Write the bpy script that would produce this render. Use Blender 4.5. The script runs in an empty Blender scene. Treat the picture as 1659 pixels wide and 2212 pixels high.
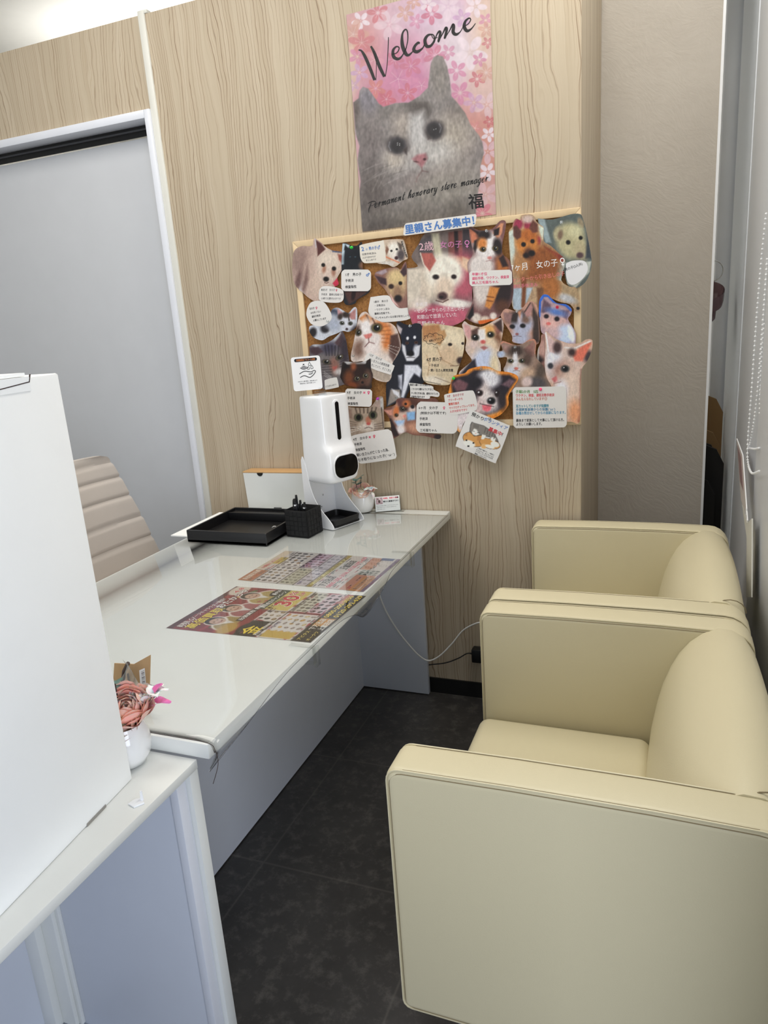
import bpy, bmesh, math, random
import numpy as np
from math import pi, sin, cos, radians
from mathutils import Vector, Matrix, geometry
random.seed(7)
SC = bpy.context.scene
COL = SC.collection

# ------------------------------------------------------------------ camera
CF = 1550.7
YAW, PITCH, ROLL = 0.3825, -0.2594, -0.0718
CAM = Vector((0.2481, -2.349, 1.3777))
F_ = Vector((-sin(YAW)*cos(PITCH), cos(YAW)*cos(PITCH), sin(PITCH)))
_r = Vector((cos(YAW), sin(YAW), 0)); _u = _r.cross(F_)
R_ = _r*cos(ROLL) + _u*sin(ROLL); U_ = _u*cos(ROLL) - _r*sin(ROLL)
cam_d = bpy.data.cameras.new('camera'); cam = bpy.data.objects.new('camera', cam_d); COL.objects.link(cam)
cam.matrix_world = Matrix(((R_.x, U_.x, -F_.x, CAM.x), (R_.y, U_.y, -F_.y, CAM.y), (R_.z, U_.z, -F_.z, CAM.z), (0, 0, 0, 1)))
cam_d.sensor_fit = 'HORIZONTAL'; cam_d.sensor_width = 36; cam_d.lens = CF/1659*36; cam_d.clip_start = 0.02
SC.camera = cam

# ------------------------------------------------------------------ light
SC.view_settings.view_transform = 'Standard'; SC.view_settings.look = 'None'
SC.view_settings.gamma = 1; SC.view_settings.exposure = -0.12; SC.view_settings.use_curve_mapping = False
W = bpy.data.worlds.new('world'); SC.world = W; W.use_nodes = True
W.node_tree.nodes['Background'].inputs[0].default_value = (0.78, 0.88, 1.0, 1)
W.node_tree.nodes['Background'].inputs[1].default_value = 0.22
def area(name, loc, look, sx, sy, power, color):
    d = bpy.data.lights.new(name, 'AREA'); d.shape = 'RECTANGLE'; d.size = sx; d.size_y = sy; d.energy = power; d.color = color
    o = bpy.data.objects.new(name, d); COL.objects.link(o); o.location = loc
    o.rotation_euler = (Vector(look)-Vector(loc)).to_track_quat('-Z', 'Y').to_euler(); return o
area('shop_front_daylight', (-1.4, -4.9, 2.0), (-0.9, 0, 1.6), 3.4, 1.6, 24, (0.95, 0.98, 1.0))
area('side_window_daylight', (1.3, -3.2, 1.0), (-0.7, -1.7, 0.3), 1.2, 1.5, 38, (0.80, 0.86, 1.0))
area('ceiling_and_fill_light', (-1.4, -1.2, 2.93), (-1.4, -1.2, 0), 1.2, 1.2, 30, (1.0, 0.965, 0.91))
area('ceiling_and_fill_light', (0.12, -0.45, 2.93), (0.12, -0.45, 0), 0.55, 1.1, 20, (1.0, 0.965, 0.91))  # added fill light above the chairs, brightens the grey alcove
area('ceiling_and_fill_light', (-1.8, 1.6, 2.4), (-1.8, 1.9, 3.5), 2.0, 1.5, 34, (1.0, 0.98, 0.93))  # unseen upward light behind the partition, brightens the ceiling

# ------------------------------------------------------------------ helpers
def ray(x, y): return F_ + R_*((x-829.5)/CF) - U_*((y-1106)/CF)
def at(ax, v, x, y):
    d = ray(x, y); i = 'xyz'.index(ax); return CAM + d*((v-CAM[i])/d[i])
def lin(c):
    return tuple(((v/255)/12.92 if v/255 <= .04045 else ((v/255+.055)/1.055)**2.4) for v in c)
class NT:
    def __init__(s, name):
        s.m = bpy.data.materials.new(name); s.m.use_nodes = True; s.t = s.m.node_tree
        s.b = s.t.nodes['Principled BSDF']; s.out = s.t.nodes['Material Output']
    def n(s, typ, **kw):
        nd = s.t.nodes.new(typ)
        for k, v in kw.items():
            if k in nd.inputs: nd.inputs[k].default_value = v
            else: setattr(nd, k, v)
        return nd
    def l(s, a, b): s.t.links.new(a, b)
    def math(s, op, a, b=None, clamp=False):
        nd = s.n('ShaderNodeMath', operation=op); nd.use_clamp = clamp
        for i, v in enumerate((a, b)):
            if v is None: continue
            if isinstance(v, (int, float)): nd.inputs[i].default_value = v
            else: s.l(v, nd.inputs[i])
        return nd.outputs[0]
    def mixc(s, f, a, b):
        nd = s.n('ShaderNodeMix', data_type='RGBA')
        for i, v in ((0, f), (6, a), (7, b)):
            if isinstance(v, (int, float)): nd.inputs[i].default_value = v
            elif isinstance(v, tuple): nd.inputs[i].default_value = (*v, 1)
            else: s.l(v, nd.inputs[i])
        return nd.outputs[2]
    def noise(s, scale=(1, 1, 1), detail=3, sc=1, rough=.5, vec=None):
        if vec is None:
            tc = s.n('ShaderNodeTexCoord'); vec = tc.outputs['Object']
        mp = s.n('ShaderNodeMapping'); mp.inputs['Scale'].default_value = scale; s.l(vec, mp.inputs[0])
        nz = s.n('ShaderNodeTexNoise'); nz.inputs['Scale'].default_value = sc; nz.inputs['Detail'].default_value = detail; nz.inputs['Roughness'].default_value = rough
        s.l(mp.outputs[0], nz.inputs[0]); return nz.outputs[0]
    def bump(s, h, strength=.2, dist=.002):
        b = s.n('ShaderNodeBump'); b.inputs['Strength'].default_value = strength; b.inputs['Distance'].default_value = dist
        s.l(h, b.inputs['Height']); s.l(b.outputs[0], s.b.inputs['Normal'])
def mat(name, c, rough=.5, metal=0, spec=.5, var=.03, nscale=12, bump=0, bscale=300, trans=0, alpha=1, coat=0, emis=0):
    t = NT(name); c = lin(c)
    nz = t.noise((nscale,)*3, 3)
    f = t.math('MULTIPLY', nz, 1.0)
    t.l(t.mixc(f, tuple(v*(1-var) for v in c), tuple(min(1, v*(1+var)) for v in c)), t.b.inputs['Base Color'])
    t.b.inputs['Roughness'].default_value = rough; t.b.inputs['Metallic'].default_value = metal
    t.b.inputs['Specular IOR Level'].default_value = spec; t.b.inputs['Transmission Weight'].default_value = trans
    t.b.inputs['Alpha'].default_value = alpha; t.b.inputs['Coat Weight'].default_value = coat
    if bump: t.bump(t.noise((bscale,)*3, 3), bump, .001)
    return t.m
def wood_wall():
    t = NT('ash_wood_laminate'); tc = t.n('ShaderNodeTexCoord')
    sx = t.n('ShaderNodeSeparateXYZ'); t.l(tc.outputs['Object'], sx.inputs[0])
    h = t.math('ADD', sx.outputs[0], sx.outputs[1])
    cb = t.n('ShaderNodeCombineXYZ'); t.l(h, cb.inputs[0]); t.l(sx.outputs[2], cb.inputs[2]); v = cb.outputs[0]
    n1 = t.noise((3.2, 1, .75), 2, vec=v); n2 = t.noise((24, 1, 7), 2, vec=v)
    ph = t.math('ADD', t.math('ADD', t.math('MULTIPLY', h, 85), t.math('MULTIPLY', n1, 19)), t.math('MULTIPLY', n2, 2.0))
    fld = ph; c2 = t.n('ShaderNodeCombineXYZ'); t.l(t.math('DIVIDE', ph, 85), c2.inputs[0]); t.l(sx.outputs[2], c2.inputs[2]); v2 = c2.outputs[0]
    def lines(mult, w):
        fr = t.math('FRACT', t.math('MULTIPLY', fld, mult))
        d = t.math('ABSOLUTE', t.math('SUBTRACT', fr, .5))
        return t.math('SUBTRACT', 1, t.math('DIVIDE', d, w), True)
    l1 = lines(1, .12); l2 = lines(2.63, .25)
    amp = t.math('MULTIPLY', t.math('SUBTRACT', t.noise((34, 1, .8), 2, vec=v2), .36), 4.5, True)
    broad = t.noise((22, 1, .5), 3, vec=v2)
    base = t.mixc(broad, lin((178, 163, 139)), lin((211, 199, 177)))
    fine = t.noise((150, 1, 2), 2, vec=v2)
    base = t.mixc(t.math('MULTIPLY', fine, .35), base, lin((158, 136, 108)))
    c = t.mixc(t.math('MULTIPLY', t.math('MULTIPLY', l2, amp), .35), base, lin((150, 118, 84)))
    c = t.mixc(t.math('MULTIPLY', t.math('MULTIPLY', l1, amp), .80), c, lin((108, 78, 50)))
    t.l(c, t.b.inputs['Base Color']); t.b.inputs['Roughness'].default_value = .55; t.b.inputs['Specular IOR Level'].default_value = .3
    return t.m
def plaster():
    t = NT('grey_stucco_wallpaper')
    a = t.noise((2.2, 2.2, 1.8), 5, rough=.6); b = t.noise((18, 18, 40), 4, rough=.7)
    c = t.mixc(a, lin((174, 166, 155)), lin((200, 193, 182)))
    c = t.mixc(t.math('MULTIPLY', b, .3), c, lin((150, 139, 126)))
    t.l(c, t.b.inputs['Base Color']); t.b.inputs['Roughness'].default_value = .8
    r1 = t.noise((4, 4, 3), 4, rough=.55)
    d = t.math('ABSOLUTE', t.math('SUBTRACT', r1, .5)); ridge = t.math('SUBTRACT', 1, t.math('MULTIPLY', d, 45), True)
    msk = t.math('MULTIPLY', t.math('SUBTRACT', t.noise((5, 5, 4), 2), .45), 4, True)
    tc = t.n('ShaderNodeTexCoord'); wv = t.n('ShaderNodeTexNoise'); wv.inputs['Scale'].default_value = 3.5; t.l(tc.outputs['Object'], wv.inputs[0])
    va = t.n('ShaderNodeVectorMath', operation='MULTIPLY_ADD'); t.l(wv.outputs['Color'], va.inputs[0]); va.inputs[1].default_value = (.35, .35, .35); t.l(tc.outputs['Object'], va.inputs[2])
    mp = t.n('ShaderNodeMapping'); mp.inputs['Rotation'].default_value = (0, .9, 0); t.l(va.outputs[0], mp.inputs[0])
    hgt = t.math('ADD', t.math('MULTIPLY', t.math('MULTIPLY', ridge, msk), .22), t.math('MULTIPLY', t.noise((75, 75, 20), 4, rough=.6, vec=mp.outputs[0]), .8))
    t.bump(hgt, .5, .004); return t.m
def floor_mat():
    t = NT('charcoal_slate_tile'); tc = t.n('ShaderNodeTexCoord')
    a = t.noise((4, 4, 4), 6, rough=.7); b = t.noise((26, 26, 26), 5, rough=.75)
    k = t.math('MULTIPLY', t.math('SUBTRACT', a, .35), 2.2, True)
    c = t.mixc(k, lin((46, 44, 43)), lin((68, 66, 64)))
    c = t.mixc(t.math('MULTIPLY', t.math('SUBTRACT', b, .5), 1.8, True), c, lin((118, 114, 108)))
    sx = t.n('ShaderNodeSeparateXYZ'); t.l(tc.outputs['Object'], sx.inputs[0])
    def grout(o, off, sz):
        fr = t.math('FRACT', t.math('ADD', t.math('DIVIDE', t.math('SUBTRACT', o, off), sz), .5)); d = t.math('ABSOLUTE', t.math('SUBTRACT', fr, .5))
        return t.math('SUBTRACT', 1, t.math('DIVIDE', d, .009), True)
    g = t.math('MAXIMUM', grout(sx.outputs[0], -.72, .47), grout(sx.outputs[1], -.497, .488))
    c = t.mixc(t.math('MULTIPLY', g, .3), c, lin((112, 108, 101)))
    t.l(c, t.b.inputs['Base Color']); t.b.inputs['Roughness'].default_value = .42; t.bump(b, .15, .002); return t.m
def cork():
    t = NT('cork'); a = t.noise((140,)*3, 4, rough=.8); b = t.noise((60,)*3, 3, rough=.7)
    c = t.mixc(t.math('MULTIPLY', t.math('SUBTRACT', a, .3), 2, True), lin((120, 76, 34)), lin((196, 142, 82)))
    c = t.mixc(t.math('MULTIPLY', t.math('SUBTRACT', b, .55), 4, True), c, lin((98, 60, 28)))
    t.l(c, t.b.inputs['Base Color']); t.b.inputs['Roughness'].default_value = .9; return t.m
def grain(name, c1, c2, sc=(3, 3, 60), rough=.5):
    t = NT(name); a = t.noise(sc, 3)
    t.l(t.mixc(a, lin(c1), lin(c2)), t.b.inputs['Base Color']); t.b.inputs['Roughness'].default_value = rough; return t.m
def leather():
    t = NT('cream_leatherette'); n = t.noise((2.5,)*3, 2); b = t.noise((420,)*3, 2)
    t.l(t.mixc(n, lin((206, 196, 163)), lin((214, 204, 171))), t.b.inputs['Base Color'])
    t.b.inputs['Roughness'].default_value = .42; t.b.inputs['Specular IOR Level'].default_value = .4
    t.bump(b, .18, .0008); return t.m
def clear(name, tint=(.93, .94, .94), rough=.05, ior=1.45, extra=0.0):
    t = NT(name); t.t.nodes.remove(t.b)
    lw = t.n('ShaderNodeLayerWeight'); lw.inputs[0].default_value = .5; r0 = ((ior-1)/(ior+1))**2
    fr = t.n('ShaderNodeMath', operation='ADD'); fr.inputs[1].default_value = r0; t.l(t.math('MULTIPLY', t.math('POWER', lw.outputs['Facing'], 5), 1-r0), fr.inputs[0])
    tr = t.n('ShaderNodeBsdfTransparent'); gl = t.n('ShaderNodeBsdfGlossy'); mx = t.n('ShaderNodeMixShader')
    nz = t.noise((5, 5, 5), 2); t.l(t.mixc(nz, tint, tuple(min(1, v*1.01) for v in tint)), tr.inputs[0])
    gl.inputs['Roughness'].default_value = rough
    t.l(t.math('ADD', fr.outputs[0], extra, True), mx.inputs[0]); t.l(tr.outputs[0], mx.inputs[1]); t.l(gl.outputs[0], mx.inputs[2]); t.l(mx.outputs[0], t.out.inputs[0]); return t.m
GAIN = 1.15
def print_mat():
    t = NT('printed_ink'); a = t.n('ShaderNodeVertexColor'); a.layer_name = 'Col'
    nz = t.noise((900,)*3, 1); t.l(t.mixc(t.math('MULTIPLY', nz, .04), a.outputs[0], (.3, .3, .3)), t.b.inputs['Base Color'])
    t.b.inputs['Roughness'].default_value = .45; t.b.inputs['Specular IOR Level'].default_value = .35; return t.m
M = {}
M['wood'] = wood_wall(); M['stucco'] = plaster(); M['floor'] = floor_mat(); M['cork'] = cork(); M['leather'] = leather()
M['pine'] = grain('pine_frame', (218, 190, 148), (236, 212, 172), (40, 3, 3)); M['bamboo'] = grain('bamboo_lid', (196, 152, 100), (214, 172, 120), (3, 60, 3))
M['seam'] = mat('seam_thread_and_crease', (128, 114, 84), .7); M['ceil'] = mat('ceiling_white', (250, 249, 244), .9)
M['white'] = mat('white_laminate', (228, 230, 226), .35, bump=.05); M['panel'] = mat('pale_grey_laminate', (206, 211, 220), .45)
M['door'] = mat('door_grey_satin', (206, 208, 211), .45); M['frame'] = mat('door_frame_silver', (222, 225, 232), .35); M['post'] = mat('pale_cream_trim', (214, 213, 204), .5)
M['metal'] = mat('leg_metal', (170, 178, 195), .35, metal=.5); M['chrome'] = mat('chrome', (225, 225, 225), .15, metal=1)
M['alu'] = mat('aluminium_sash', (224, 228, 233), .42, metal=.05, nscale=5); M['alu_light'] = mat('aluminium_light', (236, 239, 243), .4, metal=.05)
M['black'] = mat('black_skirting', (14, 14, 14), .5); M['blackp'] = mat('black_plastic', (16, 16, 18), .4, bump=.05); M['blackfab'] = mat('black_woven', (13, 13, 14), .85, bump=.4, bscale=500)
M['gloss'] = mat('glossy_white_plastic', (240, 241, 242), .18, coat=.3); M['ceramic'] = mat('white_ceramic', (238, 238, 236), .12, coat=.5)
M['screen'] = mat('black_glass', (4, 4, 5), .15, spec=.2); M['card'] = mat('white_cardboard', (250, 251, 248), .75, bump=.15, bscale=120)
M['kraft'] = grain('kraft_paper', (176, 142, 100), (192, 160, 118), (80, 3, 3), .8); M['brown'] = mat('corrugated_board', (150, 118, 78), .85); M['darkbox'] = mat('dark_board', (24, 21, 19), .8)
M['office'] = mat('greige_leatherette', (205, 196, 187), .5, bump=.1); M['cable'] = mat('white_cable', (226, 226, 222), .4)
M['clear'] = clear('clear_vinyl', (.955, .96, .96), .03, 1.5, .0); M['acrylic'] = clear('clear_acrylic', (.95, .96, .96), .02, 1.3); M['film'] = clear('grey_film', (.62, .62, .65), .1, 1.4); M['cello'] = clear('cellophane', (.82, .82, .84), .12, 1.5, .22)
M['scoop'] = mat('purple_brown_plastic', (118, 92, 96), .25, alpha=.92); M['bin'] = mat('bin_grey', (205, 208, 210), .4); M['farwall'] = mat('blue_grey_wall', (158, 168, 176), .6)
M['peach'] = mat('peach_petal', (255, 216, 198), .6, var=.12, nscale=60); M['coral'] = mat('coral_petal', (255, 196, 182), .6, var=.15, nscale=60); M['cream'] = mat('cream_petal', (250, 230, 202), .6, var=.1, nscale=60)
M['wpetal'] = mat('white_petal', (244, 236, 232), .6); M['hot'] = mat('hot_pink_petal', (255, 130, 190), .6); M['leaf'] = mat('eucalyptus_leaf', (88, 116, 108), .6, var=.1, nscale=50); M['stem'] = mat('dark_stem', (62, 48, 44), .7)
for k_ in ('peach', 'coral', 'cream', 'wpetal', 'hot'):
    q_ = M[k_].node_tree.nodes['Principled BSDF']; q_.inputs['Subsurface Weight'].default_value = .7; q_.inputs['Subsurface Scale'].default_value = .012
M['print'] = print_mat(); M['pinc'] = clear('clear_pin', (.85, .87, .87), .1, 1.4, .15); M['ping'] = mat('green_pin', (40, 200, 60), .3); M['pinp'] = mat('pink_pin', (255, 90, 140), .3); M['pinv'] = mat('violet_pin', (170, 60, 170), .3)

def tag(o, label=None, cat=None, group=None, kind=None):
    for k, v in (('label', label), ('category', cat), ('group', group), ('kind', kind)):
        if v: o[k] = v
    return o
def thing(name, label, cat, loc=(0, 0, 0), rz=0, group=None):
    o = bpy.data.objects.new(name, None); COL.objects.link(o); o.empty_display_size = .05
    o.matrix_world = Matrix.Translation(loc) @ Matrix.Rotation(rz, 4, 'Z'); o.location = loc; o.rotation_euler = (0, 0, rz)
    return tag(o, label, cat, group)
def rootm(o):
    m = Matrix.Translation(o.location) @ Matrix.Rotation(o.rotation_euler.z, 4, 'Z') if o.type == 'EMPTY' else Matrix.Identity(4)
    p = o.parent
    while p:
        if p.type == 'EMPTY': m = Matrix.Translation(p.location) @ Matrix.Rotation(p.rotation_euler.z, 4, 'Z') @ m
        p = p.parent
    return m
class B:
    """collects shapes into one mesh, world coordinates (or local to the parent with local=True)"""
    def __init__(s): s.bm = bmesh.new()
    def add(s, vs, fs):
        v = [s.bm.verts.new(p) for p in vs]
        for f in fs:
            try: s.bm.faces.new([v[i] for i in f])
            except ValueError: pass
        return s
    def box(s, x0, x1, y0, y1, z0, z1, bev=0, seg=2, M4=None):
        t = bmesh.new(); bmesh.ops.create_cube(t, size=1)
        for v in t.verts: v.co = Vector(((x0+x1)/2+v.co.x*(x1-x0), (y0+y1)/2+v.co.y*(y1-y0), (z0+z1)/2+v.co.z*(z1-z0)))
        if bev: bmesh.ops.bevel(t, geom=t.edges[:], offset=bev, segments=seg, affect='EDGES', profile=.5)
        return s.merge(t, M4)
    def merge(s, t, M4=None):
        if M4 is not None: t.transform(M4)
        me = bpy.data.meshes.new('tmp'); t.to_mesh(me); t.free(); s.bm.from_mesh(me); bpy.data.meshes.remove(me); return s
    def prism(s, pts, axis, a, b, bev=0, seg=3, M4=None):
        """pts: outline in the plane across axis ('x': y,z; 'y': x,z; 'z': x,y), extruded from a to b"""
        t = bmesh.new()
        def P(p, w): return {'x': (w, p[0], p[1]), 'y': (p[0], w, p[1]), 'z': (p[0], p[1], w)}[axis]
        A = [t.verts.new(P(p, a)) for p in pts]; Bv = [t.verts.new(P(p, b)) for p in pts]; n = len(pts)
        f1 = t.faces.new(A); f2 = t.faces.new(Bv[::-1])
        for i in range(n): t.faces.new((A[i], Bv[i], Bv[(i+1) % n], A[(i+1) % n]))
        bmesh.ops.recalc_face_normals(t, faces=t.faces[:])
        if bev: bmesh.ops.bevel(t, geom=list(set(f1.edges[:]+f2.edges[:])), offset=bev, segments=seg, affect='EDGES', profile=.5)
        return s.merge(t, M4)
    def loft(s, rings, closed=True, cap=True):
        n = len(rings[0]); V = [[s.bm.verts.new(p) for p in r] for r in rings]
        for i in range(len(V)-1):
            for j in range(n if closed else n-1):
                k = (j+1) % n
                try: s.bm.faces.new((V[i][j], V[i][k], V[i+1][k], V[i+1][j]))
                except ValueError: pass
        if cap and closed: s.bm.faces.new(V[0][::-1]); s.bm.faces.new(V[-1])
        return s
    def tube(s, pts, r, n=8, cap=True):
        pts = [Vector(p) for p in pts]; rr = r if isinstance(r, (list, tuple)) else [r]*len(pts); rings = []; up = None
        for i, p in enumerate(pts):
            d = (pts[min(i+1, len(pts)-1)]-pts[max(i-1, 0)]).normalized()
            if up is None: up = Vector((0, 0, 1)) if abs(d.z) < .9 else Vector((1, 0, 0))
            a = d.cross(up).normalized(); b = a.cross(d).normalized(); up = b
            rings.append([p+a*cos(2*pi*k/n)*rr[i]+b*sin(2*pi*k/n)*rr[i] for k in range(n)])
        return s.loft(rings, True, cap)
    def lathe(s, prof, c, n=32, M4=None):
        rings = [[Vector((c[0]+r*cos(2*pi*k/n), c[1]+r*sin(2*pi*k/n), c[2]+z)) for k in range(n)] for r, z in prof]
        if M4 is not None: rings = [[M4 @ p for p in r] for r in rings]
        return s.loft(rings, True, True)
    def sphere(s, c, r, n=10, sc=(1, 1, 1)):
        t = bmesh.new(); bmesh.ops.create_uvsphere(t, u_segments=n, v_segments=max(5, n*2//3), radius=r)
        for v in t.verts: v.co = Vector((c[0]+v.co.x*sc[0], c[1]+v.co.y*sc[1], c[2]+v.co.z*sc[2]))
        return s.merge(t)
    def build(s, name, m, parent=None, smooth=True, local=False, angle=35):
        me = bpy.data.meshes.new(name); bmesh.ops.recalc_face_normals(s.bm, faces=s.bm.faces[:]) if smooth != 'raw' else None
        s.bm.to_mesh(me); s.bm.free(); me.materials.append(m)
        if smooth:
            me.polygons.foreach_set('use_smooth', [True]*len(me.polygons)); me.set_sharp_from_angle(angle=radians(angle))
        o = bpy.data.objects.new(name, me); COL.objects.link(o)
        if parent:
            if not local: me.transform(rootm(parent).inverted())
            o.parent = parent
        return o
def struct(o): o['kind'] = 'structure'; return o
def catmull(pts, k=8):
    P = [pts[0]]+list(pts)+[pts[-1]]; out = []
    for i in range(1, len(P)-2):
        for j in range(k):
            t = j/k; out.append(tuple(.5*((2*b)+(c-a)*t+(2*a-5*b+4*c-d)*t*t+(3*b-a-3*c+d)*t**3) for a, b, c, d in zip(P[i-1], P[i], P[i+1], P[i+2])))
    out.append(tuple(pts[-1])); return out
def rrect(x0, x1, y0, y1, r, k=5):
    o = []
    for cx, cy, a in ((x1-r, y1-r, 0), (x0+r, y1-r, 90), (x0+r, y0+r, 180), (x1-r, y0+r, 270)):
        for j in range(k+1): t = radians(a+90*j/k); o.append((cx+r*cos(t), cy+r*sin(t)))
    return o

# ------------------------------------------------------------------ prints: colours evaluated at mesh points
def vnoise(P, s, seed=0):
    q = P/s; i = np.floor(q); f = q-i; f = f*f*(3-2*f)
    def h(a, b): v = np.sin(a*127.1+b*311.7+seed*74.7)*43758.5453; return v-np.floor(v)
    return (h(i[:, 0], i[:, 1])*(1-f[:, 0])+h(i[:, 0]+1, i[:, 1])*f[:, 0])*(1-f[:, 1])+(h(i[:, 0], i[:, 1]+1)*(1-f[:, 0])+h(i[:, 0]+1, i[:, 1]+1)*f[:, 0])*f[:, 1]
def segdist(P, pts, closed):
    pts = np.array(pts, float); n = len(pts); d = np.full(len(P), 1e9)
    for i in range(n if closed else n-1):
        a = pts[i]; b = pts[(i+1) % n]; ab = b-a; t = np.clip(((P-a)@ab)/max(ab@ab, 1e-9), 0, 1)
        d = np.minimum(d, np.hypot(*(P-a-t[:, None]*ab).T))
    return d
def inside(P, pts):
    pts = np.array(pts, float); r = np.zeros(len(P), bool); n = len(pts); x, y = P.T
    for i in range(n):
        (x1, y1), (x2, y2) = pts[i], pts[(i+1) % n]
        if y1 == y2: continue
        r ^= ((y1 > y) != (y2 > y)) & (x < (x2-x1)*(y-y1)/(y2-y1)+x1)
    return r
def paint(P, base, ops, fur=.12, fs=9):
    C = np.tile(np.array(base, float), (len(P), 1))
    for op in ops:
        k = op[0]
        if k == 'e':
            _, cx, cy, rx, ry, ang, col = op[:7]; soft = op[7] if len(op) > 7 else .15
            R = max(rx, ry)*(1+soft)*1.05; idx = np.where((abs(P[:, 0]-cx) < R) & (abs(P[:, 1]-cy) < R))[0]
            if not len(idx): continue
            Q = P[idx]-[cx, cy]; a = radians(ang); u = Q[:, 0]*cos(a)+Q[:, 1]*sin(a); v = -Q[:, 0]*sin(a)+Q[:, 1]*cos(a)
            al = np.clip((1+soft-np.hypot(u/rx, v/ry))/(2*soft+1e-6), 0, 1)
        elif k == 'p':
            _, pts, col = op[:3]; soft = op[3] if len(op) > 3 else 4
            pa = np.array(pts, float); lo = pa.min(0)-soft; hi = pa.max(0)+soft; idx = np.where(np.all((P > lo) & (P < hi), axis=1))[0]
            if not len(idx): continue
            d = segdist(P[idx], pts, True); d = np.where(inside(P[idx], pts), d, -d); al = np.clip(.5+d/(2*soft), 0, 1)
        else:
            _, pts, w, col = op[:4]; soft = op[4] if len(op) > 4 else 3
            pa = np.array(pts, float); lo = pa.min(0)-w-soft; hi = pa.max(0)+w+soft; idx = np.where(np.all((P > lo) & (P < hi), axis=1))[0]
            if not len(idx): continue
            al = np.clip(.5+(w/2-segdist(P[idx], pts, False))/(2*soft), 0, 1)
        if len(col) > 3: al = al*col[3]
        C[idx] = C[idx]*(1-al[:, None])+np.array(col[:3], float)*al[:, None]
    if fur:
        n = vnoise(P*[1, .45], fs, 1)*.5+vnoise(P*[1, .6], fs*.45, 2)*.5
        C *= (1+fur*2*(n-.5))[:, None]
    return C
def tolin(C, gain=None):
    g = GAIN if gain is None else gain
    c = np.clip(C, 0, 255)/255; l = np.where(c <= .04045, c/12.92, ((c+.055)/1.055)**2.4)*g
    return np.clip(l, 0, .9)
def text_mesh(s, bold=0, shear=0):
    cu = bpy.data.curves.new('t', 'FONT'); cu.body = s; cu.size = 1; cu.offset = bold; cu.shear = shear; cu.resolution_u = 2
    o = bpy.data.objects.new('t', cu); COL.objects.link(o)
    me = bpy.data.meshes.new_from_object(o, depsgraph=bpy.context.evaluated_depsgraph_get())
    vs = np.array([v.co[:2] for v in me.vertices]) if len(me.vertices) else np.zeros((0, 2)); fs = [tuple(p.vertices) for p in me.polygons]
    bpy.data.objects.remove(o); bpy.data.curves.remove(cu); bpy.data.meshes.remove(me); return vs, fs
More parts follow.
